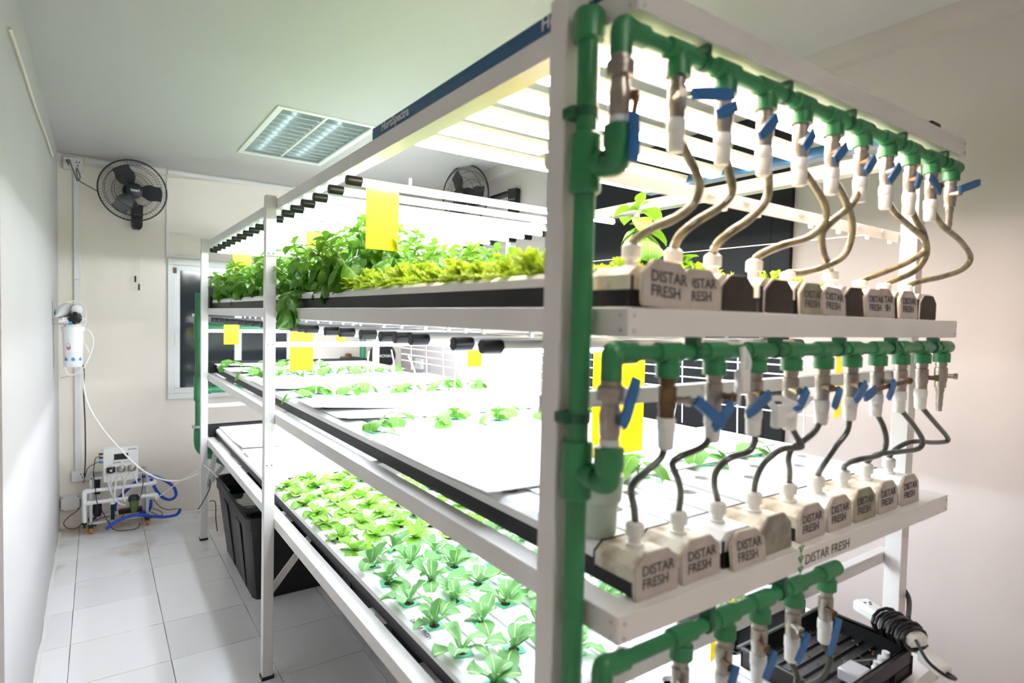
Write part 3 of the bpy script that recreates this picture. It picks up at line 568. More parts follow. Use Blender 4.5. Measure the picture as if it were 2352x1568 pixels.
# ---------------- LED tubes ----------------
def tube_set(ys, z, lab, x0=.59, x1=1.70, r=.0125, lm='led'):
    L_ = x1-x0
    tmesh = halfback(MB().cyl((.04,0,0), (L_-.04,0,0), r, n=16).mesh('tube', M[lm]), M['frame'])
    cmesh = MB().lathe((0,0,0), (.045,0,0), [(0,r),(.03,r+.0015),(1,r+.0015)], 14).mesh('end_cap', M['black'])
    clip = MB().bbox(-.005,.005,-.004,.004,r,r+.022,.001).mesh('clip', M['plastic'])
    for i, y in enumerate(ys):
        t = thing('led_tube', lab(i), 'lamp', (x0, y, z), 'LED tubes across the rack')
        ob('tube', tmesh, t); ob('end_cap', cmesh, t); ob('end_cap', cmesh, t, (L_,0,0), (0,0,PI))
        for a in (.2, L_-.2): ob('clip', clip, t, (a,0,0))
UY = [1.70, 1.86, 2.02, 2.16, 2.30, 2.43, 2.60, 2.74, 2.90, 3.04, 3.18, 3.34, 3.48, 3.64, 3.78, 3.94, 4.10, 4.24]
tube_set(UY, 1.888, lambda i: f'white LED tube with black end caps under the top frame, {ORD[i]} counting from the camera')
MY = [.95, 1.06, 1.26, 1.35, 1.44, 1.58, 1.75, 1.89, 2.11, 2.19, 2.30, 2.45, 2.62, 2.80, 2.98, 3.16, 3.32, 3.52, 3.70, 3.88, 4.04, 4.2]
tube_set(MY, 1.445, lambda i: f'white LED tube with black end caps under the upper tier, {ORD[i]} counting from the camera', .592, 1.70, lm='ledm')
tubey = halfback(MB().cyl((0,.03,0), (0,1.11,0), .011, n=16).mesh('tube', M['ledy']), M['frame'])
for i, x in enumerate((.66, .80, .94, 1.08, 1.22, 1.36, 1.50, 1.64)):
    for j, y0 in enumerate((.80, 2.02, 3.22)):
        t = thing('led_tube', f'lengthwise LED tube under the middle tier, {ORD[i]} from the aisle, {("near","centre","far")[j]} one', 'lamp', (x, y0, 1.032), 'LED tubes along the middle tier')
        ob('tube', tubey, t)
        for a in (0, 1.11): part('end_cap', MB().cyl((0,a,0), (0,a+.03,0), .0125, n=12), M['black'], t)
# ---------------- gullies ----------------
PITCH = .14
def lid_mesh(w, y0, y1, holes, name, h=.058):
    """white channel cover with round planting holes"""
    mb = MB(); tw = w/2-.012; zt = h; zs = h-.009; zb = h-.024
    ys = sorted(holes); segs = []; cur = y0; r = .0185; hc = .026
    for y in ys:
        if y-hc > cur: segs.append((cur, y-hc))
        cur = y+hc
        n = 16; o = len(mb.v); ringp = []; sq = []
        for i in range(n):
            a = 2*PI*i/n+PI/n; c, s = math.cos(a), math.sin(a); m_ = max(abs(c)/tw, abs(s)/hc); ringp.append((r*c, y+r*s, zt)); sq.append((c/m_, y+s/m_, zt))
        # snap corners
        vs = ringp+sq+[(p[0], p[1], zt-.012) for p in ringp]; fs = []
        for i in range(n): j = (i+1) % n; fs.append((i, j, n+j, n+i)); fs.append((2*n+i, 2*n+j, j, i))
        mb.add(vs, fs)
        # the four corners left by the snapped ring
        cs = [(tw, y+hc), (-tw, y+hc), (-tw, y-hc), (tw, y-hc)]
        for cx, cy in cs:
            idx = sorted(range(n), key=lambda i: (sq[i][0]-cx)**2+(sq[i][1]-cy)**2)[:2]
            mb.add([(cx, cy, zt), sq[idx[0]], sq[idx[1]]], [(0,1,2)])
    if cur < y1: segs.append((cur, y1))
    for a, b in segs: mb.add([(-tw,a,zt),(tw,a,zt),(tw,b,zt),(-tw,b,zt)], [(0,1,2,3)])
    for s in (-1, 1):
        mb.add([(s*tw,y0,zt),(s*w/2,y0,zs),(s*w/2,y1,zs),(s*tw,y1,zt)], [(0,1,2,3)])
        mb.add([(s*w/2,y0,zs),(s*w/2,y0,zb),(s*w/2,y1,zb),(s*w/2,y1,zs)], [(0,1,2,3)])
    for y in (y0, y1):
        mb.add([(-tw,y,zt),(tw,y,zt),(w/2,y,zs),(w/2,y,zb),(-w/2,y,zb),(-w/2,y,zs)], [(0,1,2,3,4,5)])
    me = mb.mesh(name, M['lid'], fix=True); return me
def oct_poly(w, h, c=.36):
    a = w/2; q = w*.04
    half = [(a-q*1.4,0),(a-q*.4,q*.4),(a,q*1.4),(a,h*(1-c*.95)),(a-q*.4,h*(1-c*.78)),(a-w*c*.62,h-q*.35),(a-w*c*.62-q,h)]
    return half+[(-x, z) for x, z in half[::-1]]
def gully(name_tier, i, x, z, w, y0, y1, label, cap, holes, black_open=False):
    t = thing('growing_channel', label, 'channel', (x, y0, z), f'growing channels of the {name_tier} tier')
    L_ = y1-y0; b = .003
    body = MB()
    body.box(-w/2+.004, w/2-.004, 0, L_, .001, .004); body.box(-w/2+.004, -w/2+.006, 0, L_, .004, .046); body.box(w/2-.006, w/2-.004, 0, L_, .004, .046)
    part('channel_body', body, M['dark'], t)
    key = (name_tier, w, i % 2)
    if key not in LIDS: LIDS[key] = lid_mesh(w-.004, .085, L_-.02, [h for h in holes if h > .12 and h < L_-.05], 'lid')
    ob('lid', LIDS[key], t)
    # end sleeve with its dirty joint
    sl = MB().prism([(-w/2-.001,.026),(-w/2-.001,.047),(-w/2+.015,.060),(w/2-.015,.060),(w/2+.001,.047),(w/2+.001,.026)], .004, .085)
    part('end_sleeve', sl, M['stain'] if (i % 3 != 2) else M['lid'], t)
    part('seal', MB().prism([(-w/2-.002,.020),(-w/2-.002,.048),(-w/2+.0145,.0612),(w/2-.0145,.0612),(w/2+.002,.048),(w/2+.002,.020)], .083, .0865), M['capblk'], t)
    part('end_stop', MB().prism(oct_poly(w-.006, .058), .0045, .010), M['capblk'], t)
    # barb
    if name_tier == 'bottom' and i > 4: return t
    dz = -.016 if (name_tier == 'upper' and i in (4, 6, 7, 8)) else 0
    bb = part('hose_barb', MB().lathe((0,.045,.054), (0,.045,.098+dz), [(0,.014),(.22,.014),(.25,.010),(.45,.010),(.5,.0145),(.9,.0145),(1,.009)], 14), M['plastic'], t)
    return t
LIDS = {}
def cap(parent, x, y, z, w, h, m, rx=0, rz=0, ry=0, text=True, label=None, smudge=False):
    c = part('end_cap', MB().prism(oct_poly(w, h), -.004, 0), m, parent, loc=(x, y, z), rot=(rx, ry, rz), label=label)
    part('cap_edge', MB().prism(oct_poly(w+.0016, h+.0008), -.0012, .002), M['stain'], c)
    if text:
        tx = textmesh('lettering', 'DISTAR\nFRESH', w*.225, M['ink'], bold=True, align='LEFT'); tx.transform(Matrix.Rotation(PI/2, 4, 'X')); ob('lettering', tx, c, (-w*.36, -.0045, h*.48))
    return c
def holes_for(i, L_, start): 
    off = (.085 if i % 2 else 0); out = []; y = start+off
    while y < L_: out.append(round(y, 4)); y += PITCH
    return out
U_X = [.66, .755, .855, .975, 1.085, 1.245, 1.37, 1.485, 1.60]
M_X = [.687, .790, .894, 1.003, 1.122, 1.228, 1.334, 1.440, 1.552]
B_X = [.690, .798, .907, 1.016, 1.124, 1.233, 1.341, 1.450, 1.558]
GY = {}
for tier, xs, w, yo in (('upper', U_X, .092, .592), ('middle', M_X, .092, .592), ('bottom', B_X, .104, .585)):
    z = TZ[tier]+.0012
    for i, x in enumerate(xs):
        L_ = 4.33-yo
        hs_ = holes_for(i, L_, .11 if tier != 'bottom' else .155)
        pos = 'nearest the aisle' if i == 0 else ('nearest the far wall' if i == 8 else f'{ORD[i]} from the aisle')
        desc = {'upper': 'white covered growing channel under the basil on the upper tier', 'middle': 'white covered growing channel on the middle tier', 'bottom': 'white covered lettuce channel on the bottom tier'}[tier]
        t = gully(tier, i, x, z, w, yo, 4.33, f'{desc}, {pos}', None, hs_)
        GY[(tier, i)] = (t, hs_)
        if tier == 'middle':
            mm = [M['cap'], M['cap'], M['cap'], M['capalg'], M['cap'], M['cap'], M['capalg'], M['cap'], M['cap']][i]
            if i == 3: mm = mat('cap_worn', (150,142,130), .6, col2=(108,104,96), scale=30)
            cap(t, 0, -.001, -.001, w+.002, .067, mm, rx=-.05, rz=0, text=(i != 3), label='algae stained grey end cap' if i == 6 else None) if i != 2 else cap(t, .012, -.012, -.004, w+.002, .062, mm, rx=-.16, ry=.04)
        elif tier == 'upper':
            if i == 0: cap(t, .012, -.015, .0, w+.012, .068, M['cap'], rx=-.08, ry=.06)
            elif i == 1: cap(t, .002, -.008, .0, w+.004, .062, M['cap'], rx=-.08, ry=-.02)
            elif i in (2, 3): cap(t, .004, -.001, .0, w*.9, .058, M['capblk'], text=False, label='open black channel end without its cap')
            elif i == 4: cap(t, -.005, -.008, .0, w-.008, .058, M['capalg'], rx=-.08, label='algae stained grey end cap'); cap(t, .062, -.012, .0, w-.006, .054, M['cap'], rx=-.1, ry=.05, label='loose grey end cap')
            elif i == 5: cap(t, .004, -.001, .0, w*.9, .058, M['capblk'], text=False, label='open black channel end'); cap(t, .068, -.014, .0, w-.008, .058, M['cap'], rx=-.1, label='loose grey end cap')
            elif i == 8: cap(t, 0, -.001, .0, w-.01, .056, M['capblk'], text=False, label='dark grey end cap')
            else: cap(t, 0, -.006, .0, w-.004, .062, M['cap'], rx=-.06)
    # black drain trough at the far end
    tr = MB(); tr.box(.61, 1.70, 4.335, 4.345, z, z+.075); tr.box(.61, 1.70, 4.405, 4.415, z, z+.075); tr.box(.61, 1.70, 4.345, 4.405, z, z+.006)
    tr.box(.605, .612, 4.335, 4.415, z, z+.075); tr.box(1.698, 1.705, 4.335, 4.415, z, z+.075)
    t = solo('drain_trough', tr, M['black'], f'black drain trough at the far end of the {tier} tier', 'trough')
# printed names on the aisle-side edge of the bottom tier
g0 = GY[('bottom', 0)][0]
for y in (.72, 1.42, 2.12, 2.85):
    tx = textmesh('lettering', 'DISTAR FRESH', .017, M['ink'], bold=True, align='CENTER')
    o = ob('lettering', tx, g0, (-.034, y, .0588), (0, 0, -PI/2))
    o['label'] = 'printed name on the white edge'
# ---------------- loose white cover sheets ----------------
def sheet(x0, x1, y0, y1, z, label, curl=.02, rz=0, n=8):
    mb = MB(); vs = []; fs = []
    for k in (0, 1):
        for i in range(n+1):
            for j in range(n+1):
                u, v = i/n, j/n; c = (max(0, (1-u)*2-1.45)*max(0, (1-v)*2-1.3))*curl*1.2
                vs.append((x0+(x1-x0)*u, y0+(y1-y0)*v, z+c+(.003 if k else 0)))
    m1 = n+1
    for i in range(n):
        for j in range(n):
            a = i*m1+j; fs.append((a, a+1, a+m1+1, a+m1)); b = a+m1*m1; fs.append((b, b+m1, b+m1+1, b+1))
    ed = [(i*m1, (i+1)*m1) for i in range(n)]+[(i*m1+n, (i+1)*m1+n) for i in range(n)]+[(j, j+1) for j in range(n)]+[(n*m1+j, n*m1+j+1) for j in range(n)]
    for a, b in ed: fs.append((a, b, b+m1*m1, a+m1*m1))
    o = solo('cover_sheet', mb.add(vs, fs), M['sheet'], label, 'sheet', 'white cover sheets'); o.rotation_euler.z = rz; return o
zs = TZ['middle']+.0605
sheet(.72, 1.66, .915, 1.25, zs, 'white cover sheet on the middle tier, nearest the camera', .0)
sheet(.618, 1.60, .955, 1.55, zs+.0045, 'white cover sheet overlapping the nearest one on the middle tier', .012)
sheet(.66, 1.66, 1.86, 2.14, zs, 'white cover sheet behind the first seedling row on the middle tier', .03)
sheet(.645, 1.63, 2.05, 2.42, zs+.0045, 'white cover sheet with a raised corner in the middle of the middle tier', .045)
sheet(.64, 1.66, 2.74, 3.28, zs, 'white cover sheet in the far half of the middle tier', .03)
sheet(.63, 1.66, 3.60, 4.0, zs, 'white cover sheet near the far end of the middle tier', .03)
sheet(.63, 1.66, 4.02, 4.31, zs+.001, 'white cover sheet at the very end of the middle tier', .04)
zb = TZ['bottom']+.0605
sheet(.665, 1.64, 2.86, 3.62, zb, 'white cover sheet beyond the lettuces on the bottom tier', .0)
sheet(.660, 1.64, 3.55, 4.32, zb+.0045, 'white cover sheet at the far end of the bottom tier', .03)
# ---------------- green pipework ----------------
PX, PY = .566, .640
MY_ = .585     # manifold plane
TEES = [.690+.1103*i for i in range(10)]
riser = thing('riser_pipe', 'thick green vertical pipe clamped to the front of the near post', 'pipe', (PX, PY, 0))
part('pipe', MB().cyl((0,0,.02), (0,0,1.925), .0155, n=24), M['green'], riser)
part('pipe_cap', MB().lathe((0,0,1.888), (0,0,1.936), [(0,.018),(.05,.022),(.8,.022),(.94,.018),(1,.008)], 24), M['green'], riser)
for z in (1.72, 1.285, .83):
    tp = part('tee', MB().lathe((0,0,z-.042), (0,0,z+.042), [(0,.0195),(.04,.0225),(.96,.0225),(1,.0195)], 24), M['green'], riser)
    part('tee_branch', MB().cyl((0,-.005,z-.004), (.006,-.034,z-.004), .018, n=20), M['green'], tp)
for z in (1.79, 1.36, .92, .45):
    c = part('pipe_clamp', MB().lathe((0,0,z-.007), (0,0,z+.007), [(0,.0175),(1,.0175)], 20), M['greend'], riser)
    part('clamp_foot', MB().bbox(-.026,.026,-.0,.0245,z-.008,z+.008,.002), M['greend'], c)
def lever(par, stem, a, b, label=None):
    """blue paddle from a to b on a short bent plate from the stem"""
    a = Vector(a); b = Vector(b); mb = MB(); d = (b-a); n = 6
    side = d.normalized().cross(Vector((0,-1,0))); side = side.normalized() if side.length > .1 else Vector((1,0,0)); nn = side.cross(d.normalized())
    vs = []; prof = [.95, 1, 1.02, 1.05, 1.04, .8]
    for k in range(n):
        p = a+d*(k/(n-1)) + nn*(.001*math.sin(PI*k/(n-1)))
        for s, q in ((-1,-1),(1,-1),(1,1),(-1,1)): vs.append(p+side*(.0086*prof[k]*s)+nn*(.0022*q))
    fs = [(0,3,2,1), (4*n-4,4*n-3,4*n-2,4*n-1)]
    for k in range(n-1):
        for i in range(4): j = (i+1) % 4; fs.append((k*4+i, k*4+j, k*4+4+j, k*4+4+i))
    h = part('lever', mb.add(vs, fs), M['blue'], par)
    return h
def valve(par, x, y, z0, hand, idx, m=None, hose=True, ln=1.0):
    """ball valve hanging below z0"""
    m = m or M['steel']
    v = part('ball_valve', MB().lathe((x,y,z0), (x,y,z0-.062*ln), [(0,.0125),(.14,.0125),(.16,.0112),(.2,.0112),(.23,.0138),(.72,.0138),(.78,.0122),(1,.0122)], 18), m, par)
    zc = z0-.034*ln
    if hose:
        part('white_fitting', MB().lathe((x,y,z0-.060*ln), (x,y,z0-.108*ln), [(0,.0125),(.05,.014),(.38,.014),(.42,.0125),(.46,.0128),(.93,.0118),(1,.009)], 18), M['plastic'], v)
    else:
        part('nozzle', MB().lathe((x,y,z0-.060*ln), (x,y,z0-.12*ln), [(0,.009),(.2,.009),(.25,.0075),(.5,.008),(.55,.0068),(.75,.0075),(.8,.006),(1,.006)], 12), M['steel'], v)
    sgn = 1
    if hand:
        a, b = Vector(hand[0])-OFF, Vector(hand[1])-OFF
        sgn = 1 if a.x > x-.004 else -1
    st = MB().cyl((x+.008*sgn,y-.004,zc), (x+.017*sgn,y-.022,zc), .0055, n=10); st.lathe((x+.0165*sgn,y-.021,zc), (x+.020*sgn,y-.028,zc), [(0,.0075),(1,.0075)], 6)
    if hand: st.bar((x+.018*sgn,y-.024,zc), a+(b-a)*.12, .009, .0022, (0,1,0))
    part('valve_stem', st, M['rust'] if idx % 3 else M['steel'], v)
    if hand: lever(v, None, a, b)
    return v
def manifold(nm, z, hands, rh, ztee, lab, TEES=TEES):
    global OFF
    OFF = Vector((.575, MY_, z))
    t = thing('valve_manifold', lab, 'pipe', OFF)
    part('pipe', MB().cyl((0,0,0), (TEES[-1]-.575+.03,0,0), .0115, n=18), M['green'], t)
    el = MB().lathe((-.0,0,-.038), (0,0,-.004), [(0,.0135),(.05,.0155),(1,.0155)], 18); el.tube([(0,0,-.012),(.0015,0,0),(.008,0,.0025),(.022,0,.0)], .0158, 16, 4); el.lathe((.018,0,0), (.045,0,0), [(0,.0155),(.95,.0155),(1,.013)], 18)
    part('elbow', el, M['green'], t)
    NT = len(TEES)
    for i in range(NT):
        x = TEES[i]-.575
        tb = MB().lathe((x-.026,0,0), (x+.026,0,0), [(0,.013),(.04,.0155),(.96,.0155),(1,.013)], 18)
        tb.lathe((x,0,-.004), (x,0,-.037), [(0,.0155),(.3,.0155),(.36,.0185),(.98,.0185),(1,.0165)], 14)
        part('tee', tb, M['green'], t)
        last = i == 9
        m = M['rust'] if (nm == 'middle' and i == 0) else M['steel']
        valve(t, x, 0, -.036, hands[i] if i < len(hands) else None, i, m, hose=not last)
    part('pipe_end', MB().cyl((TEES[-1]-.575+.02,0,0), (TEES[-1]-.575+.036,0,0), .015, n=18), M['green'], t)
    for i in range(0 if NT > 5 else 1, NT, 2):
        x = TEES[i]-.575+(.055 if NT > 5 else -.05)
        c = part('pipe_clip', MB().lathe((x-.005,0,0), (x+.005,0,0), [(0,.0145),(1,.0145)], 16), M['greend'], t)
        part('clip_foot', MB().bbox(x-.006,x+.006,-.012,.012,.008,(TZ[{'upper':'top','middle':'upper','bottom':'middle'}[nm]]-.0402)-z,.001), M['greend'], c)
    # feed valve standing between the riser tee and the manifold elbow
    zr = ztee-z
    e2 = MB().tube([(-.003,.022,zr-.004),(-.001,.006,zr-.005),(0,0,zr),(0,0,zr+.016)], .0165, 16, 4)
    e2.lathe((0,0,zr+.008), (0,0,zr+.046), [(0,.017),(.3,.021),(.97,.021),(1,.017)], 18)
    part('elbow', e2, M['green'], t)
    zz0, zz1 = zr+.044, -.036
    fv = MB().lathe((0,0,zz0), (0,0,zz1), [(0,.0115),(.1,.0135),(.16,.0125),(.2,.0145),(.5,.0155),(.62,.013),(.68,.0125),(.7,.019),(.9,.0195),(.93,.0155),(1,.0145)], 12)
    v = part('ball_valve', fv, M['steel'], t)
    part('thread_tape', MB().cyl((0,0,zz0+.004), (0,0,zz0+.013), .0137, n=16), M['inkw'], v)
    if rh:
        a, b = Vector(rh[0])-OFF, Vector(rh[1])-OFF
        zc = (zz0*.55+zz1*.45); part('valve_stem', MB().cyl((.008,-.004,zc), (.018,-.018,zc), .007, n=10).bar((.016,-.016,zc), a if abs(a.z-zc) < abs(b.z-zc) else b, .01, .0025, (0,1,0)), M['rust'], v)
        lever(v, None, a, b)
    return t
OFF = Vector((0,0,0))
manifold('upper', 1.890, HAND_UP, RH_UP, 1.716, 'green pipe with ten valves under the topmost front beam')
manifold('middle', 1.455, HAND_MID, RH_MID, 1.281, 'green pipe with ten valves under the front beam of the upper tier')
LOWT = [.743, .853, .954, 1.062, 1.180]
manifold('bottom', 1.016, HAND_LOW, None, .852, 'short green pipe with five valves under the printed front beam of the middle tier', LOWT)
# feed hoses
def hoses(H, lab, m, r=.0070, barbs=None, nm=''):
    for i, h in enumerate(H):
        h = [Vector(p) for p in h]
        dx = TEES[i]-h[0].x; h = [p+Vector((dx*(1-k/(len(h)-1)), 0, 0)) for k, p in enumerate(h)]; h[0].y = MY_
        if barbs:
            bx, by, bz = barbs[i]; d = Vector((bx, by, bz))-h[-1]; h = [p+d*(k/(len(h)-1))**1.5 for k, p in enumerate(h)]; h.append(Vector((bx, by, bz-.012)))
        h = [h[0]+Vector((0,0,.03)), h[0]+Vector((0,0,.012))]+h
        solo('feed_hose', MB().tube(h, r, 10, 6), m, lab(i), 'hose', nm)
bu = [(x, .592+.045, TZ['upper']+(.080 if i in (4, 6, 7, 8) else .097)) for i, x in enumerate(U_X)]; bm_ = [(x, .592+.045, TZ['middle']+.098) for x in M_X]
hoses(HOSE_UP, lambda i: f'olive curved feed hose above the upper tier, {ORD[i]} from the green riser pipe', M['hose'], barbs=bu, nm='curved hoses of the upper tier')
hoses(HOSE_MID, lambda i: f'dark curved feed hose above the middle tier, {ORD[i]} from the green riser pipe', M['hosem'], r=.0058, barbs=bm_, nm='curved hoses of the middle tier')
for i in range(5):
    x = LOWT[i]; gx = B_X[i]; z1 = TZ['bottom']+.098
    solo('feed_hose', MB().tube([(x,MY_,.885),(x,MY_,.87),(x+.006,MY_-.01,.84),(x-.012,MY_,.80),(gx-.004,MY_+.03,.78),(gx,.63,z1)], .0058, 10, 6), M['hosem'], f'dark feed hose above the bottom tier, {ORD[i]} from the green riser pipe', 'hose', 'curved hoses of the bottom tier')
# far end drain pipes
dp = thing('drain_pipe', 'green drain pipe with elbows behind the far left post', 'pipe', (.562, 4.47, 0))
part('pipe', MB().cyl((0,0,.62), (0,0,1.62), .026, n=20), M['green'], dp)
for z in (1.40, .98):
    p = part('tee', MB().lathe((0,0,z-.085), (0,0,z+.085), [(0,.031),(.03,.034),(.97,.034),(1,.031)], 20), M['green'], dp)
    bpz = MB().lathe((.02,0,z-.01), (1.1,0,z-.01), [(0,.032),(.045,.032),(.05,.026),(.42,.026),(.425,.032),(.52,.032),(.525,.026),(1,.026)], 20)
    part('branch_pipe', bpz, M['green'], p)
part('elbow', MB().tube([(0,0,.70),(0,0,.62),(.012,-.01,.57),(.06,-.06,.535)], .034, 18, 5), M['green'], dp)
part('outlet_pipe', MB().tube([(.04,-.04,.55),(.12,-.16,.505),(.2,-.3,.475)], .028, 18, 4), M['green'], dp)
for z in (1.47, .72): part('pipe_strap', MB().lathe((0,0,z-.008), (0,0,z+.008), [(0,.029),(1,.029)], 18).bbox(-.045,-.02,-.012,.012,z-.01,z+.01,.001), M['alu'], dp)
dq = thing('drain_pipe', 'green vertical drain pipe behind the far right post, seen through the wire trellis', 'pipe', (1.70, 4.47, 0))
part('pipe', MB().cyl((0,0,.0), (0,0,1.9), .024, n=20), M['green'], dq)
part('tee', MB().lathe((0,0,1.34), (0,0,1.44), [(0,.031),(1,.031)], 20), M['green'], dq)
# white hose clips hanging on the pipes
def clip(pts, pts2, label):
    t = thing('hose_clip', label, 'clip', pts[0]); o = Vector(pts[0])
    part('clip_arm', MB().tube([Vector(p)-o for p in pts], .005, 8, 5), M['pvc'], t); part('clip_arm', MB().tube([Vector(p)-o for p in pts2], .005, 8, 5), M['pvc'], t)
    part('clip_jaw', MB().bbox(-.012,.012,-.008,.008,-.05,-.012,.003).xf(Matrix.Translation((pts[1][0]-o.x, pts[1][1]-o.y, pts[1][2]-o.z))), M['plastic'], t)
clip([(.842,.565,1.462),(.838,.56,1.44),(.83,.56,1.41),(.826,.56,1.372)], [(.842,.565,1.462),(.852,.56,1.44),(.845,.56,1.415),(.826,.56,1.395)], 'white plastic hose clip hanging from the middle green pipe')
clip([(.905,.552,1.378),(.93,.552,1.378),(.96,.552,1.370),(.99,.552,1.362)], [(.905,.552,1.372),(.935,.552,1.352),(.97,.552,1.346),(1.03,.552,1.372)], 'white plastic clip pinched sideways between the third and fourth valves')
# ---------------- plants ----------------
def leaf(L_, W_, shape, droop, cup, wave, seed, m, nu=4, nv=8, ruff=.0, z0=0):
    """one blade growing along +y, v along the length; uv.x across (-1..1)"""
    r = random.Random(seed); vs = []; uv = []; fs = []
    ph = r.uniform(0, 6)
    for j in range(nv+1):
        v = 1-(1-j/nv)**1.5; wv = shape(v)*W_/2
        y = L_*v*math.cos(droop*v*.6); z = z0+L_*(.25*v - droop*v*v*.5)
        for i in range(nu+1):
            u = 2*i/nu-1
            vs.append((u*wv, y+ruff*math.cos(9*v+ph)*abs(u)*L_*.3, z + cup*abs(u)**1.6*wv*1.2 + wave*L_*math.sin(v*9+ph+u*2)*abs(u) + ruff*L_*math.sin(v*17+ph*2+3*u)*abs(u)))
            uv.append((u, v))
    for j in range(nv):
        for i in range(nu): a = j*(nu+1)+i; fs.append((a, a+1, a+nu+2, a+nu+1))
    me = bpy.data.meshes.new('leaf'); me.from_pydata(vs, [], fs); l = me.uv_layers.new(name='uv')
    for p in me.polygons:
        for li in p.loop_indices: l.data[li].uv = uv[me.loops[li].vertex_index]
        p.use_smooth = True
    me.materials.append(m); return me
rom = lambda v: .12+.95*max(0, math.sin(PI*min(1, v*.55+.0)**1.0))*(1 if v < .86 else (1-(v-.86)/.14*.75)) if v > .0 else .12
def rom(v): return .13+.87*math.sin(PI/2*min(1, max(0, v-.12)/.5))**1.3*1 if v < .62 else math.sqrt(max(.0, 1-((v-.62)/.385)**2))
def but(v): return .16+.84*math.sin(PI/2*min(1, max(0, v-.08)/.5)) if v < .58 else math.sqrt(max(.0, 1-((v-.58)/.425)**2))
def bas(v): return .03 if v < .12 else math.sin(PI*min(1, (v-.12)/.88)**.8)**.8*(1 if v < .95 else .5)+.02
def cuc(v): return .03 if v < .25 else (1.0-.1*abs(math.sin((v-.25)*9)))*math.sqrt(max(.0,1-((v-.58)/.44)**2))
ROM = [leaf(.096, .054, rom, d, c, .05, s, M['leaf_rom'], ruff=.03) for s, (d, c) in enumerate(((.5,.35),(.9,.2),(.2,.5),(1.2,.1),(.7,.4)))]
BUT = [leaf(.080, .064, but, d, c, .04, 20+s, M['leaf_but'], ruff=.02) for s, (d, c) in enumerate(((.7,.3),(1.1,.1),(.3,.5),(.9,.4)))]
BAS = [leaf(.098, .066, bas, d, c, .03, 40+s, M['leaf_bas'], ruff=.0) for s, (d, c) in enumerate(((1.6,-.45),(1.2,-.6),(2.0,-.35),(.9,-.5)))]
BAY = [leaf(.060, .036, bas, d, c, .03, 50+s, M['leaf_bas2']) for s, (d, c) in enumerate(((.6,.5),(1.0,.2)))]
CUC = [leaf(.088, .078, cuc, d, c, .04, 60+s, M['leaf_cuc'], ruff=.012) for s, (d, c) in enumerate(((2.2,-.35),(2.6,-.45),(1.8,-.3)))]
tapem = MB().add([(-.025,-.019,.0006),(.022,-.024,.0012),(.025,.019,.0006),(-.021,.023,.001)], [(0,1,2,3)]).mesh('tape', M['tape'])
tapem.transform(Matrix.Translation((0,0,.0008)))
soilm = MB().lathe((0,0,-.012), (0,0,.002), [(0,.014),(.9,.0165),(1,.012)], 12).mesh('plug', M['soil'])
def rot_leaf(par, me, az, el, loc=(0,0,0), sc=1, roll=0):
    o = bpy.data.objects.new('leaf', me); COL.objects.link(o); o.parent = par
    o.matrix_local = Matrix.Translation(loc) @ Matrix.Rotation(az, 4, 'Z') @ Matrix.Rotation(el, 4, 'X') @ Matrix.Rotation(roll, 4, 'Y') @ Matrix.Scale(sc, 4)
    return o
def lettuce(x, y, z, kind, r, label, n=9, sc=1):
    t = thing('lettuce_plant', label, 'lettuce', (x, y, z), 'lettuces on the bottom tier')
    ob('grow_plug', soilm, t)
    if kind == 'rom' or r.random() < .4: ob('tape', tapem, t, rot=(0, 0, r.uniform(-.3,.3)))
    ms = ROM if kind == 'rom' else BUT; a0 = r.uniform(0, 6)
    for k in range(n):
        u = k/n; az = a0+k*2.4+r.uniform(-.3,.3)
        el = (.25+.95*u+r.uniform(-.15,.15)) if kind == 'rom' else (-.05+.9*u+r.uniform(-.1,.1))
        rot_leaf(t, ms[r.randrange(len(ms))], az, el, (0,0,.002+.004*u), sc*(1.05-.45*u)*r.uniform(.85,1.15), r.uniform(-.25,.25))
    return t
r = random.Random(11)
for i in range(9):
    t, hs_ = GY[('bottom', i)]; x = B_X[i]; z = TZ['bottom']+.0592; n_ = 0
    for h in hs_:
        y = .585+h
        if y < (.98 if i < 2 else .93+.035*i) or y > 2.82 or (i > 6 and y < 1.15): continue
        n_ += 1
        kind = 'rom' if y < 1.80+.05*math.sin(i*2) else 'but'
        row = 'nearest the aisle' if i == 0 else ('beside the far wall' if i == 8 else f'{ORD[i]} from the aisle')
        lettuce(x+r.uniform(-.003,.003), y, z, kind, r,
                f'{"green young romaine lettuce" if kind == "rom" else "pale soft butter lettuce"} in the channel {row}, {ORD[n_-1]} along it',
                n=6+(n_ % 2) if kind == 'rom' else 9, sc=r.uniform(.9,1.12)*.9 if kind == 'rom' else .84)
# a couple of small ones by the green manifold
lettuce(.798, .585+GY[('bottom',1)][1][0]+PITCH*1, TZ['bottom']+.0592, 'rom', r, 'small romaine lettuce beside the lowest green pipe, in the second channel', 6, .7)
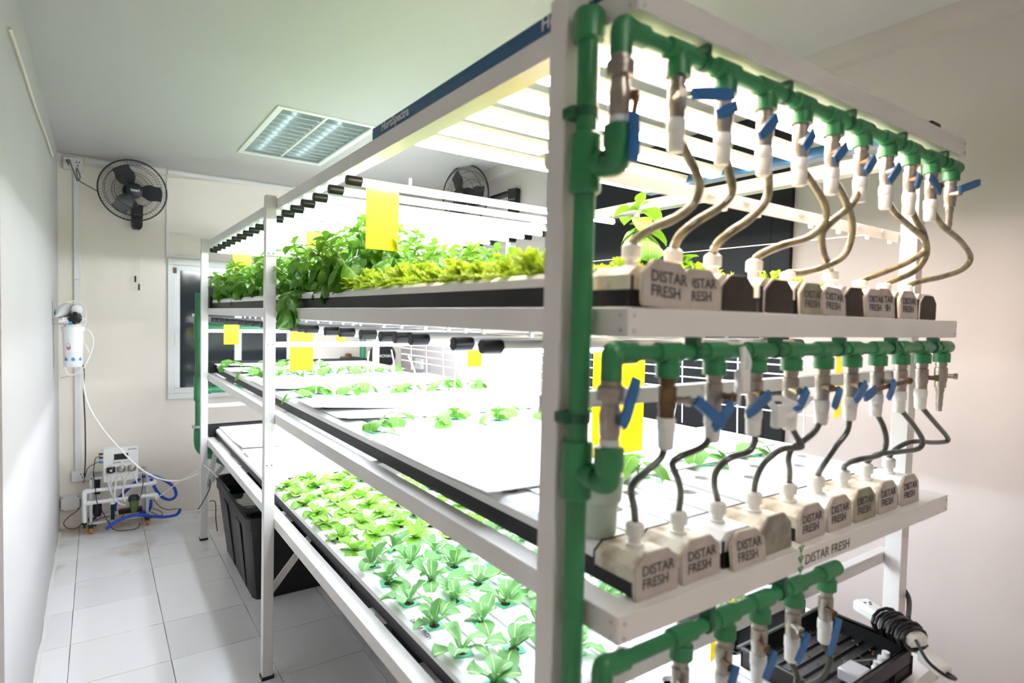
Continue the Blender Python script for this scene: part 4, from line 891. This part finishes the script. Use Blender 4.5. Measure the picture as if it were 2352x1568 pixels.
# basil -------------------------------------------------
def basil(x, y, z, H, r, label, lean=(0,0), dens=1.0, full=True, ls=1.0):
    t = thing('basil_plant', label, 'basil', (x, y, z), 'basil on the upper tier')
    tips = []; nb = 3 if full else 2; st = MB()
    for b in range(nb):
        a = r.uniform(0, 6.28); rad = (.02 if full else .008) if b == 0 else (.055 if full else .015)
        top = Vector((lean[0]+rad*math.cos(a), lean[1]+rad*math.sin(a), H*(1 if b == 0 else r.uniform(.6,.85))))
        st.tube([(0,0,0), (top.x*.3, top.y*.3, top.z*.5), top], .0022, 5, 2, False)
        tips.append(top)
        nodes = max(4, int(top.z/.032*dens))
        for k in range(nodes):
            u = (k+.8)/nodes; p = Vector((top.x*u**1.4, top.y*u**1.4, top.z*u)); az = a+k*1.57
            for s in (0, PI):
                big = BAS if u < .85 else BAY; sc = ls*r.uniform(.75,1.15)*(.8+.25*u)
                rot_leaf(t, big[r.randrange(len(big))], az+s+r.uniform(-.4,.4), (r.uniform(-.95,-.25) if u < .8 else r.uniform(-.5,.1)), p, sc, r.uniform(-.3,.3))
        for q in range(5): rot_leaf(t, BAY[q % 2], a+q*1.35, (.9-.25*q), top, r.uniform(.6,1.0))
    part('stem', st, M['stem'], t); return t
def endive(x, y, z, r, label, s=1.0):
    t = thing('endive_plant', label, 'endive', (x, y, z), 'curly endives on the upper tier')
    me = END[r.randrange(len(END))]; f = ob('foliage', me, t, rot=(0,0,r.uniform(0,6)), scale=s*r.uniform(.85,1.15), kind='stuff'); return t
def endive_mesh(seed):
    r = random.Random(seed); vs = []; fs = []
    for k in range(26):
        az = r.uniform(0, 6.28); el = r.uniform(.15, 1.35); L_ = r.uniform(.035,.06); n = 7
        d = Vector((math.cos(az)*math.cos(el), math.sin(az)*math.cos(el), math.sin(el))); s = Vector((-math.sin(az), math.cos(az), 0)); up = d.cross(s)*-1
        for q in range(n):
            u = (q+1)/n; p = d*L_*u + Vector((0,0,-.012*u*u)); w = .011*(.3+u)
            for sg in (-1, 1):
                o = len(vs); a = p; b = p+s*sg*w+d*.004+up*r.uniform(-.004,.007); c = p+s*sg*w*.75+d*.012+up*r.uniform(-.006,.006); e = p+d*L_/n
                vs += [a, b, c, e]; fs.append((o, o+1, o+2, o+3))
    mb = MB(); mb.v = [tuple(v) for v in vs]; mb.f = fs; me = mb.mesh('foliage', M['fri'], fix=False); l = me.uv_layers.new(name='uv')
    for q in range(len(l.data)): l.data[q].uv = (.5, .25)
    return me
END = [endive_mesh(s) for s in range(4)]
r = random.Random(5)
Hmap = {0: .165, 1: .20, 2: .235, 3: .25}
zt = TZ['upper']+.0592
for i in range(9):
    x = U_X[i]; _, hs_ = GY[('upper', i)]; nb_ = ne_ = 0
    row = 'nearest the aisle' if i == 0 else ('beside the far wall' if i == 8 else f'{ORD[i]} from the aisle')
    for k, h in enumerate(hs_):
        y = .592+h
        lim = {0: 1.80, 1: 1.72, 2: 1.62, 3: 1.5, 4: 1.5, 5: 1.6, 6: 1.9, 7: 2.2, 8: 2.2}[i]
        if y < lim:
            if y < .80: continue
            ne_ += 1
            endive(x+r.uniform(-.006,.006), y, zt, r, f'yellow-green curly endive on the upper tier, channel {row}, {ORD[ne_-1]} along it', .95 if i > 3 else 1.05)
            if y+.07 < lim and (i <= 3 or y < 1.4): ne_ += 1; endive(x+r.uniform(-.01,.01), y+.07, zt, r, f'yellow-green curly endive on the upper tier, channel {row}, {ORD[ne_-1]} along it', .95)
        else:
            if i > 5 and y > 2.6: continue
            if i in (4, 5) and k % 2 and y > 2.6: continue
            nb_ += 1
            H = Hmap.get(i, .24)*r.uniform(.8,1.2)
            if i == 1 and 1.85 < y < 2.1: H = .25
            if i == 2 and 2.0 < y < 2.3: H = .28
            H *= .85+.15*min(1, max(0, (y-1.7)/.8)) if i == 0 else 1
            if y > 3.9: H *= .8
            if i >= 2 and y < 2.0: H = r.uniform(.10,.15)
            if i >= 4: H = min(H, .2)
            basil(x+r.uniform(-.01,.01), y, zt, min(H, .30), r, f'leafy green basil on the upper tier, channel {row}, {ORD[nb_-1]} along it',
                  lean=(-.018 if i == 0 else 0, r.uniform(-.02,.02)), dens=1.0 if i < 3 else .8, full=i < 3)
basil(1.195, 1.12, zt, .225, r, 'tall single basil stem standing above the endives by the near end', (.0,.0), 1.5, False, 1.3)
basil(1.19, 1.02, zt, .075, r, 'small two-leaved basil shoot beside the tall basil stem', (.05,0), .8, False)
# the branch that hangs over the rail beside the middle post
t = thing('basil_plant', 'basil branch hanging over the white rail beside the middle post', 'basil', (.625, 2.36, zt-.01))
part('stem', MB().tube([(0.03,0,0),(0,-.03,.02),(-.05,-.09,.0),(-.065,-.15,-.045)], .0025, 6, 3), M['stem'], t)
for q, (px_, py_, pz_, az, el, s_) in enumerate(((-.02,-.06,.012,2.6,-.2,1),(-.02,-.06,.012,-1.2,.2,.9),(-.05,-.10,.0,2.2,-.5,1.15),(-.055,-.11,-.01,-2.2,-.6,1.2),(-.06,-.13,-.03,3.0,-.7,1.25),(-.065,-.15,-.04,1.2,-.8,1.1),(-.065,-.15,-.045,-2.8,-1.0,1.2),(-.03,-.08,.01,.5,-.1,.9),(-.065,-.15,-.045,4.6,-.6,1.0))):
    rot_leaf(t, BAS[q % 4], az, el, (px_, py_, pz_), s_)
# cucumber seedlings
def cucumber(x, y, z, r, label, s=1, n=4):
    t = thing('cucumber_seedling', label, 'seedling', (x, y, z), 'cucumber seedlings on the middle tier')
    ob('grow_plug', soilm, t); ob('tape', tapem, t, rot=(0,0,r.uniform(-.3,.3))); a0 = r.uniform(0, 6)
    part('stem', MB().tube([(0,0,0),(.003,.002,.02*s),(0,0,.036*s)], .0018, 5), M['stem'], t)
    for k in range(n): rot_leaf(t, CUC[k % 3], a0+k*2.2, .75+.2*(k % 2), (0,0,.014*s+.006*k), s*r.uniform(.85,1.15)*(1-.08*k))
    return t
r = random.Random(3); zm = TZ['middle']+.0592
spots = []
for ri, (y, xs_) in enumerate(((.85, (1, 3, 5, 7)), (1.74, tuple(range(9))), (2.58, tuple(range(9))), (3.46, tuple(range(9))), (4.0, (0, 2, 3, 5)))):
    for c_, i in enumerate(xs_):
        hs_ = GY[('middle', i)][1]; h = min(hs_, key=lambda q: abs(q+.592-y)); yy = h+.592
        if ri == 0: yy = .85; h = min(hs_, key=lambda q: abs(q+.592-.86)); yy = h+.592
        rown = ['nearest row', 'second row', 'third row', 'fourth row', 'farthest row'][ri]
        if ri == 0 and i == 1: lb = 'cucumber seedling half hidden behind the green elbow and grey cup'
        else: lb = f'cucumber seedling on the middle tier, {rown} from the camera, {ORD[c_]} from the aisle'
        cucumber(M_X[i], yy, zm, r, lb, r.uniform(.75,1.1) if ri != 1 else r.uniform(.6,.85), 4)
# ---------------- things hung on and standing in the rack ----------------
def card(x, y, z0, z1, w, label, yaw=0, ztop=None):
    t = thing('sticky_card', label, 'card', (x, y, z0), 'yellow sticky cards')
    part('card', MB().bbox(-w/2, w/2, -.0008, .0008, 0, z1-z0, .0003), M['yellow'], t)
    part('hanger', MB().tube([(0,0,z1-z0-.01),(0,0,(ztop or z1+.03)-z0)], .0008, 5), M['cablew'], t)
    t.rotation_euler.z = yaw; return t
card(.707, 1.712, 1.697, 1.875, .104, 'large yellow sticky card hanging between endives and the basil', 0, 1.878)
card(.80, 2.68, 1.70, 1.86, .10, 'yellow sticky card glowing behind the basil right of the middle post', .2, 1.878)
card(.70, 3.8, 1.745, 1.84, .10, 'yellow sticky card above the basil between the two far posts', 0, 1.878)
card(.706, 4.16, 1.29, 1.415, .09, 'small yellow sticky card on the middle tier near the far post', 0, 1.435)
card(.745, 2.70, 1.245, 1.43, .10, 'pale yellow sticky card on the middle tier just past the middle post', 0, 1.435)
card(.99, .98, 1.19, 1.437, .165, 'big yellow sticky card behind the first valves of the middle tier', 0, 1.44)
card(1.63, .80, 1.255, 1.43, .075, 'yellow sticky card near the right end of the middle tier', .25, 1.44)
card(1.17, 1.92, 1.315, 1.42, .06, 'small pale yellow sticky card in front of the wire trellis', 0, 1.435)
card(1.04, 3.05, 1.345, 1.40, .05, 'tiny yellow card far along the middle tier', 0, 1.435)
card(.684, .86, 1.69, 1.90, .10, 'yellow sticky card edge showing beside the near post', 1.1, 1.91)
card(1.10, .76, .80, .885, .14, 'yellow sticky card low behind the lowest green pipe', .3, .95)
# white wire trellis along the far side of the middle tier
t = thing('wire_trellis', 'white wire trellis leaning along the wall side of the middle tier', 'trellis', (1.655, .9, 1.15))
for k, z in enumerate((.065, .105, .145, .178, .206, .226)):
    part('wire', MB().tube([(.03,-.05,z+.026),(0,.8,z+.012),(-.02,1.9,z),(-.02,2.7,z-.004)], .0028, 6, 4), M['pvc'], t)
for k in range(13): y = .0+.215*k; part('wire', MB().cyl((-.004,y,.005), (-.016,y,.262), .0026, n=6), M['pvc'], t)
r = random.Random(9)
for k, (x, y) in enumerate(((1.18,.98),(1.27,1.04),(1.38,1.45),(1.45,1.9),(1.30,2.3),(1.05,2.65),(1.2,2.75),(1.1,2.3),(1.5,2.6),(.78,2.6),(.9,3.2))):
    solo('support_stake', MB().tube([(x,y,1.152),(x+r.uniform(-.02,.02),y,1.25),(x+r.uniform(-.03,.03),y+.01,1.33)], .0035, 6, 3), M['pvc'], f'thin white support stake on the middle tier, {ORD[k]} counted from the near end', 'stake', 'white support stakes')
# thin cord
solo('nylon_line', MB().tube([(1.68,.71,1.744),(1.68,2.49,1.742)], .0016, 6), M['cablew'], 'thin white cord stretched along the wall side of the upper tier', 'cord')
# grey-green plastic cup on the first channel
t = thing('plastic_cup', 'grey-green stepped plastic cup standing on the nearest middle channel', 'cup', (.672, .705, TZ['middle']+.0598))
part('cup_body', MB().lathe((0,0,0), (0,0,.1), [(0,.026),(.05,.030),(.55,.032),(.6,.0375),(1,.040),(1,.037),(.6,.034),(.06,.027),(.06,.002)], 32, False), M['cupm'], t)
part('stirring_stick', MB().cyl((.0,0,.008), (.026,-.006,.125), .0025, n=6), M['cablew'], t)
# small probe box clipped at the middle post, dark blob near the near post
solo('temperature_meter', MB().bbox(.588,.612,2.62,2.66,1.235,1.30,.003), M['plastic'], 'small white meter clipped beside the middle post', 'meter')
# black tanks
def tank(x0, x1, y0, y1, h, label, water=True):
    t = thing('water_tank', label, 'tank', ((x0+x1)/2, (y0+y1)/2, 0)); w, d = (x1-x0)/2, (y1-y0)/2
    mb = MB(); k = .82; vs = []
    def rr(sx, sy, z, c=.05):
        out = []
        for qx, qy, a0 in ((1,1,0),(-1,1,90),(-1,-1,180),(1,-1,270)):
            for a in (0, 45, 90): an = math.radians(a0+a); out.append((qx*(sx-c)+c*math.cos(an), qy*(sy-c)+c*math.sin(an), z))
        return out
    rings = [rr(w*k, d*k, .0), rr(w*.97, d*.97, h-.03), rr(w*.97, d*.97, h), rr(w*.94, d*.94, h), rr(w*(k-.03), d*(k-.03), .012)]
    for rg in rings: vs += rg
    fs = [tuple(range(12))[::-1]]+[(q*12+i, q*12+(i+1) % 12, (q+1)*12+(i+1) % 12, (q+1)*12+i) for q in range(4) for i in range(12)]+[tuple(range(48, 60))]
    part('tank_body', mb.add(vs, fs), M['black'], t)
    rim = MB(); a, b = rr(w, d, h-.012, .055), rr(w, d, h+.004, .055); c = rr(w*.95, d*.95, h+.004); e = rr(w*.95, d*.95, h-.012)
    rim.add(a+b+c+e, [(q*12+i, q*12+(i+1) % 12, ((q+1) % 4)*12+(i+1) % 12, ((q+1) % 4)*12+i) for q in range(4) for i in range(12)]); part('tank_rim', rim, M['black'], t)
    band = MB(); rr_ = [rr(w*.985, d*.985, h-.06), rr(w*.99, d*.99, h-.012)]; band.add(rr_[0]+rr_[1], [(i, (i+1) % 12, 12+(i+1) % 12, 12+i) for i in range(12)]); part('tank_band', band, M['black'], t)
    for s in (-1, 1):
        for yy in (-.45, .3): part('rib', MB().add([(s*w*(k+(.97-k)*q)+s*.006*e, d*(yy+f*.11)*(k+(.97-k)*q)/.97, .012+(h-.08)*q) for q in (0,1) for e in (0,1) for f in (-1,1)], [(0,1,3,2),(4,6,7,5),(0,2,6,4),(1,5,7,3),(2,3,7,6)]), M['black'], t)
    if water: part('water', MB().add(rr(w*.90, d*.90, h*.86), [tuple(range(12))]), M['water'], t)
    return t
tank(.61, 1.20, 3.14, 4.16, .45, 'open black water tank on the floor between middle and far posts')
tank(.95, 1.60, 2.2, 3.0, .42, 'second black tank on the floor behind the diagonal brace')
# black hanging power cable on the right
solo('power_cable', MB().tube([(1.81,.69,1.93),(1.805,.70,1.6),(1.808,.70,1.2),(1.80,.70,.95),(1.79,.71,.83),(1.76,.66,.79),(1.66,.62,.775)], .006, 8, 6), M['black'], 'black cable hanging beside the right front post', 'cable')
solo('cable_duct', MB().bbox(1.782,1.792,.705,.72,.02,1.93,.002), M['plastic'], 'narrow white duct running up behind the right front post', 'conduit')
# seedling trays and power strip
t = thing('seedling_tray', 'empty ribbed black tray on the right of the bottom tier', 'tray', (1.36, .667, TZ['bottom']+.0625))
w, d, h = .17, .105, .045
mb = MB(); mb.box(-w,w,-d,d,0,.003)
for a in ((-w,-w+.004,-d,d),(w-.004,w,-d,d),(-w,w,-d,-d+.004),(-w,w,d-.004,d)): mb.box(a[0],a[1],a[2],a[3],0,h)
part('tray_body', mb, M['black'], t)
rm = MB(); rm.bbox(-w-.008,w+.008,-d-.008,-d+.004,h-.006,h,.001); rm.bbox(-w-.008,w+.008,d-.004,d+.008,h-.006,h,.001); rm.bbox(-w-.008,-w+.004,-d,d,h-.006,h,.001); rm.bbox(w-.004,w+.008,-d,d,h-.006,h,.001)
part('tray_rim', rm, M['black'], t)
rbm = MB().prism([(-.005,.003),(-.002,.009),(.002,.009),(.005,.003)], -w+.006, w-.006, 'yz').mesh('rib', M['black'])
for k in range(7): ob('rib', rbm, t, (0,-.084+.028*k,0))
r = random.Random(2); cr = MB()
for k in range(60): x, y = r.uniform(-.05,.15), r.uniform(-.09,.09); cr.bbox(x-.002,x+.002,y-.002,y+.002,.009,.0125,.0007)
sp = part('spilled_grit', cr, M['rust'], t); sp['kind'] = 'stuff'
solo('cable_tie', MB().tube([(1.38,.64,.742),(1.42,.61,.748),(1.47,.595,.745)], .0022, 6, 4), M['cableg'], 'grey cable tie lying in the ribbed black tray', 'tie')
solo('white_block', MB().bbox(1.31,1.365,.572,.62,.7375,.765,.004), M['foil'], 'small clear white block in the front corner of the ribbed tray', 'block')
for k in range(3): solo('pipe_plug', MB().lathe((1.405+.03*k,.580+.004*k,.7375), (1.405+.03*k,.580+.004*k,.7645), [(0,.011),(.5,.011),(.55,.008),(1,.008)], 12), M['pvc'], f'white pipe plug in the tray corner, {ORD[k]} of three from the left', 'plug', 'white pipe plugs')
t = thing('germination_tray', 'black tray of sprouting seedlings under clear film on the bottom tier', 'tray', (1.38, 1.00, TZ['bottom']+.0625))
w, d, h = .15, .19, .05; mb = MB(); mb.box(-w,w,-d,d,0,.003)
for a in ((-w,-w+.006,-d,d),(w-.006,w,-d,d),(-w,w,-d,-d+.006),(-w,w,d-.006,d)): mb.bbox(a[0],a[1],a[2],a[3],0,h,.001)
part('tray_body', mb, M['black'], t)
part('growing_medium', MB().box(-w+.006,w-.006,-d+.006,d-.006,.003,.038), M['seed'], t)
r = random.Random(8); sv = []; sf = []
for k in range(1100):
    x, y = r.uniform(-w+.01,w-.01), r.uniform(-d+.01,d-.01); hh = r.uniform(.006,.016); a = r.uniform(0,6); o = len(sv)
    dx, dy = .0035*math.cos(a), .0035*math.sin(a)
    sv += [(x-dx,y-dy,.040+hh),(x,y,.037),(x+dx,y+dy,.040+hh),(x,y,.037+hh)]; sf.append((o,o+1,o+2,o+3))
sm2 = MB(); sm2.v = sv; sm2.f = sf; ob('sprouts', sm2.mesh('sprouts', M['stem'], fix=False), t, kind='stuff')
fv = []; ff = []; nn = 12
for i in range(nn+1):
    for j_ in range(nn+1): fv.append((.02+.12*i/nn, -.17+.2*j_/nn, .052+r.uniform(0,.014)))
for i in range(nn):
    for j_ in range(nn): a = i*(nn+1)+j_; ff.append((a,a+1,a+nn+2,a+nn+1))
fm_ = MB(); fm_.v = fv; fm_.f = ff; part('clear_film', fm_, M['foil'], t)
# power strip with its wound cord
t = thing('power_strip', 'white power strip wrapped in its black cord on the tray edge', 'power strip', (1.575, .69, .785))
ax = Vector((-.075, -.17, -.002)).normalized(); side = Vector((0,0,1)).cross(ax).normalized()
part('strip_body', MB().bbox(-.024,.024,-.012,.17,-.0,.03,.008).xf(Matrix(((side.x, ax.x, 0, 0),(side.y, ax.y, 0, 0),(side.z, ax.z, 1, 0),(0,0,0,1)))), M['plastic'], t)
hm = MB()
for c0 in (.015, .055, .095):
    for dx, dy in ((-.007,0),(.007,0),(0,.010)): p = side*dx+ax*(c0+dy)+Vector((0,0,.0303)); hm.box(p.x-.0025,p.x+.0025,p.y-.0025,p.y+.0025,p.z-.0005,p.z+.0008)
part('socket_hole', hm, M['black'], t)
pts = []
for k in range(13*12):
    a = 2*PI*k/12; u = .07+.085*k/(13*12); wob = 1+.16*math.sin(k*.37)
    pts.append(ax*u + side*(.034*wob*math.cos(a)) + Vector((0,0,.014+.026*wob*math.sin(a))))
part('wound_cord', MB().tube(pts, .0042, 6), M['black'], t)
part('adaptor', MB().bbox(-.017,.017,.175,.235,-.004,.022,.004).xf(Matrix(((side.x, ax.x, 0, 0),(side.y, ax.y, 0, 0),(side.z, ax.z-.1, 1, 0),(0,0,0,1)))), M['plastic'], t)
e0 = ax*.235+Vector((0,0,-.014))
part('cord_loop', MB().tube([e0, e0+ax*.02+Vector((0,0,.0)), e0+side*-.035+ax*.03+Vector((0,0,.015)), e0+side*-.05+ax*.0+Vector((0,0,.03)), e0+side*-.03-ax*.05+Vector((0,0,.045))], .0035, 8, 5), M['black'], t)

# ---------------- water filter on the left wall ----------------
t = thing('water_filter', 'white wall mounted water filter with a round canister on the left wall', 'filter', (XL, 4.38, 1.15))
part('wall_plate', MB().bbox(.001,.006,-.02,.17,.25,.385,.001), M['alu'], t)
part('shelf_plate', MB().bbox(.001,.155,-.01,.15,.249,.253,.001), M['plastic'], t)
cn = part('canister', MB().lathe((.095,.01,0), (.095,.01,.215), [(0,.040),(.04,.046),(.9,.052),(1,.05)], 32), M['pvc'], t)
rb = MB()
for k in range(12): a = 2*PI*k/12; rb.cyl((.095+.041*math.cos(a),.01+.041*math.sin(a),.004), (.095+.043*math.cos(a),.01+.043*math.sin(a),.03), .005, n=6)
part('canister_rib', rb, M['pvc'], cn)
part('canister_head', MB().lathe((.095,.01,.212), (.095,.01,.249), [(0,.057),(.7,.057),(.75,.045),(1,.042)], 32), M['pvc'], t)
def on_can(ang, z, pts, m, nm='print', rr=.0):
    vs = []
    for u, v in pts:
        zz = z+v; rad = .046+.006*(zz/.19)+.0008+rr; a = ang+u/rad; vs.append((.095+rad*math.cos(a), .01+rad*math.sin(a), zz))
    mb = MB(); mb.v = vs; mb.f = [tuple(range(len(vs)))]; return ob(nm, mb.mesh(nm, m, fix=False), cn)
circ = lambda r_, n=16, a0=0, a1=2*PI: [(r_*math.cos(a0+(a1-a0)*k/n), r_*math.sin(a0+(a1-a0)*k/n)) for k in range(n)]
on_can(-2.0, .115, circ(.012), M['red']); on_can(-2.0, .130, circ(.011), M['red']); on_can(-2.0, .130, circ(.009), M['pvc'], rr=.0006)
for k in range(3): on_can(-2.0, .110+.005*k, [(-.009,-.0008),(.009,-.0008),(.009,.0008),(-.009,.0008)], M['pvc'], rr=.0006)
for a in (-2.35, -1.55, -.75): on_can(a, .045, [(-.011,.0),(-.006,.009),(.002,.014),(.008,.006),(.012,-.002),(.006,-.008),(-.006,-.007)], M['blueprint'])
part('membrane_housing', MB().lathe((.02,-.01,.30), (.075,.14,.355), [(0,.008),(.1,.014),(.25,.03),(.5,.037),(.85,.036),(1,.02)], 24), M['pvc'], t)
part('carbon_filter', MB().lathe((.115,.0,.34), (.115,.14,.35), [(0,.018),(.05,.028),(.9,.028),(1,.014)], 24), M['pvc'], t)
part('pump', MB().lathe((.105,-.03,.29), (.105,.06,.29), [(0,.02),(.08,.036),(.3,.038),(1,.034)], 8), M['black'], t)
for a in range(6): part('pump_screw', MB().cyl((.105+.03*math.cos(a),-.034,.29+.03*math.sin(a)), (.105+.03*math.cos(a),-.026,.29+.03*math.sin(a)), .003, n=8), M['alu'], t)
part('fitting', MB().cyl((.03,-.03,.27), (.07,-.03,.272), .009, n=10).cyl((.05,-.03,.27), (.05,-.03,.292), .007, n=10), M['pvc'], t)
part('fitting', MB().cyl((.14,-.03,.285), (.158,-.03,.285), .009, n=10), M['pvc'], t)
part('valve_knob', MB().cyl((.075,-.035,.262), (.092,-.035,.262), .008, n=10), M['blueprint'], t)
o_ = Vector(t.location)
for p in RO_TUBES: part('tube', MB().tube([Vector(q)-o_ for q in p], .0032, 8, 6), M['cablew'], t)

# ---------------- dosing cart ----------------
t = thing('dosing_cart', 'wheeled aluminium cart with white pipes and dosing controller by the wall', 'cart', (.115, 4.86, 0))
o_ = Vector(t.location); x0, x1, y0, y1 = -.155, .165, -.07, .09
def ext(a, b, nm='frame_bar'):
    mb = MB().bar(a, b, .016, .016); part(nm, mb, M['alu'], t)
    g = MB(); a = Vector(a); b = Vector(b)
for x in (x0, x1):
    for y in (y0, y1): ext((x,y,.062), (x,y,.375))
for z in (.07, .37):
    for y in (y0, y1): ext((x0,y,z), (x1,y,z))
    for x in (x0, x1): ext((x,y0,z), (x,y1,z))
for x in (x0, x1):
    for y in (y0, y1):
        c = part('caster', MB().prism([(-.012,.03),(.014,.03),(.016,.056),(-.014,.056)], x-.014, x+.014, 'yz').xf(Matrix.Translation((0,y,0))).bbox(x-.018,x+.03,y-.014,y+.014,.048,.058,.002), M['black'], t)
        part('wheel', MB().cyl((x-.009,y,.021), (x+.009,y,.021), .021, n=20).xf(Matrix.Identity(4)), M['orange'], c)
pv = lambda pts, nm='pvc_pipe', r_=.0125: part(nm, MB().tube(pts, r_, 14, 4), M['pvc'], t)
Y0 = -.10
part('pvc_pipe', MB().cyl((x0-.02,Y0,.295), (x1+.04,Y0,.297), .0125, n=16), M['pvc'], t)
part('pvc_pipe', MB().cyl((x0-.02,Y0,.215), (x1+.03,Y0,.215), .0125, n=16), M['pvc'], t)
part('pvc_pipe', MB().cyl((x0-.035,Y0,.09), (x0-.035,Y0,.285), .0135, n=16), M['pvc'], t)
part('pvc_elbow', MB().tube([(x0-.035,Y0,.26),(x0-.034,Y0,.285),(x0-.025,Y0,.294),(x0,Y0,.295)], .0155, 14, 4), M['pvc'], t)
part('pvc_elbow', MB().tube([(x1+.02,Y0,.215),(x1+.045,Y0,.214),(x1+.052,Y0,.205),(x1+.052,Y0,.185)], .0155, 14, 4), M['pvc'], t)
part('pvc_elbow', MB().tube([(x1+.015,Y0,.297),(x1+.03,Y0,.298),(x1+.045,Y0+.02,.30)], .0155, 14, 4), M['pvc'], t)
part('pvc_tee', MB().cyl((x0-.04,Y0,.215), (x0-.0,Y0,.215), .0155, n=16), M['pvc'], t)
part('pvc_tee', MB().cyl((-.055,Y0,.215), (-.015,Y0,.215), .0155, n=16).cyl((-.035,Y0,.215), (-.035,Y0,.19), .0155, n=16), M['pvc'], t)
part('probe', MB().cyl((-.035,Y0,.19), (-.035,Y0,.085), .0115, n=14), M['black'], t)
part('probe', MB().lathe((x0-.035,Y0,.09), (x0-.035,Y0,.052), [(0,.014),(.4,.014),(.45,.01),(1,.006)], 14), M['black'], t)
st = part('strainer', MB().lathe((.085,Y0-.005,.235), (.085,Y0-.02,.195), [(0,.022),(.3,.033),(1,.033)], 22), M['black'], t)
part('strainer_bowl', MB().lathe((.085,Y0-.018,.20), (.085,Y0-.045,.125), [(0,.028),(.5,.025),(.9,.019),(1,.012)], 22), M['clear'], st)
part('power_supply', MB().bbox(.0,.14,-.02,.03,.085,.115,.004), M['black'], t)
part('pump', MB().lathe((-.12,-.03,.10), (-.12,-.03,.2), [(0,.02),(.3,.028),(1,.024)], 14), M['black'], t)
part('pump', MB().lathe((-.12,-.02,.25), (-.12,-.02,.35), [(0,.018),(1,.018)], 14), M['black'], t)
cb = part('controller_box', MB().bbox(-.088,.11,-.13,-.075,.345,.575,.005), M['plastic'], t)
fy = -.1305
part('screen', MB().box(-.028,.052,fy-.0012,fy,.492,.532), M['screen'], cb)
def txt(b, s, m, loc, par, bold=False, al='CENTER'):
    tx = textmesh('lettering', b, s, m, align=al, bold=bold); ob('lettering', tx, par, loc, RX)
txt('INVISOR', .013, M['ink'], (.075, fy-.0003, .556), cb, True)
txt('grow', .021, M['ink'], (-.012, fy-.0003, .475), cb, True, 'CENTER'); txt('master', .019, mat('ink_light', (150,150,150)), (.045, fy-.0003, .475), cb, False, 'CENTER')
txt('pH DOWN', .006, M['ink'], (-.05, fy-.0003, .456), cb); txt('A', .007, M['ink'], (.012, fy-.0003, .459), cb); txt('B', .007, M['ink'], (.072, fy-.0003, .462), cb)
part('leaf_mark', MB().add([(-.040,fy-.0006,.489),(-.030,fy-.0006,.494),(-.032,fy-.0006,.488),(-.024,fy-.0006,.491),(-.030,fy-.0006,.486)], [(0,1,2),(2,3,4)]), mat('ink_bright_green', (90,190,90)), cb)
for k, x in enumerate((-.045, .013, .073)):
    pp = part('dosing_pump', MB().bbox(x-.024,x+.024,fy-.014,fy,.41,.448,.003).lathe((x,fy-.012,.43), (x,fy-.03,.43), [(0,.021),(.8,.021),(1,.016)], 20), M['black'] if k == 0 else M['steel'], t)
    part('pump_knob', MB().cyl((x,fy-.03,.43), (x,fy-.036,.43), .008, n=12), M['alu'], pp)
for x, z in ((-.10,.555),(-.10,.53),(-.10,.50)): part('cable_gland', MB().cyl((-.088,-.105,z-.02), (-.112,-.105,z-.02), .006, n=10), M['blueprint'] if z == .50 else M['black'], t)
for p in DOSE_TUBES: part('dosing_tube', MB().tube([Vector(q)-o_ for q in p], .0048, 8, 5), M['cablew'], t)
for k, p in enumerate(BLACK_WIRES): solo('sensor_cable', MB().tube([(q[0], q[1], max(q[2], .004)) for q in p], .0026, 6, 6), M['black'], f'thin black cable {("hanging from the controller box down to the floor","running down the left upright of the cart","looped on the floor at the left","across the right upright","drooping from the right pipe elbow","looped behind the blue hose","lying inside the lower frame")[k]}', 'cable')
for k, p in enumerate(BLUE_HOSES): solo('blue_hose', MB().tube([(q[0], min(q[1], 4.975), max(q[2], .014)) for q in p], .0105, 12, 6), M['bluehose'], ('blue hose lying across the floor in front of the cart', 'blue hose looped in the air right of the cart', 'blue hose curving behind the left pipes of the cart', 'short blue hose below the right pipe elbow')[k], 'hose')
solo('floor_tube', MB().tube([(.33,4.93,.008),(.6,4.93,.008),(.85,4.90,.008),(1.1,4.7,.008)], .006, 8, 5), M['cablew'], 'white tube lying on the floor along the back wall', 'tube')
solo('sensor_cable', MB().tube([(.592,4.27,.42),(.60,4.26,.36),(.575,4.25,.30),(.53,4.25,.22)], .003, 6, 5), M['black'], 'thin black cable tied round the far left post', 'cable')
solo('sensor_cable', MB().tube([(.595,4.26,.26),(.63,4.26,.25),(.632,4.25,.15),(.64,4.24,.06)], .003, 6, 5), M['black'], 'short black cable hanging right of the far left post', 'cable')
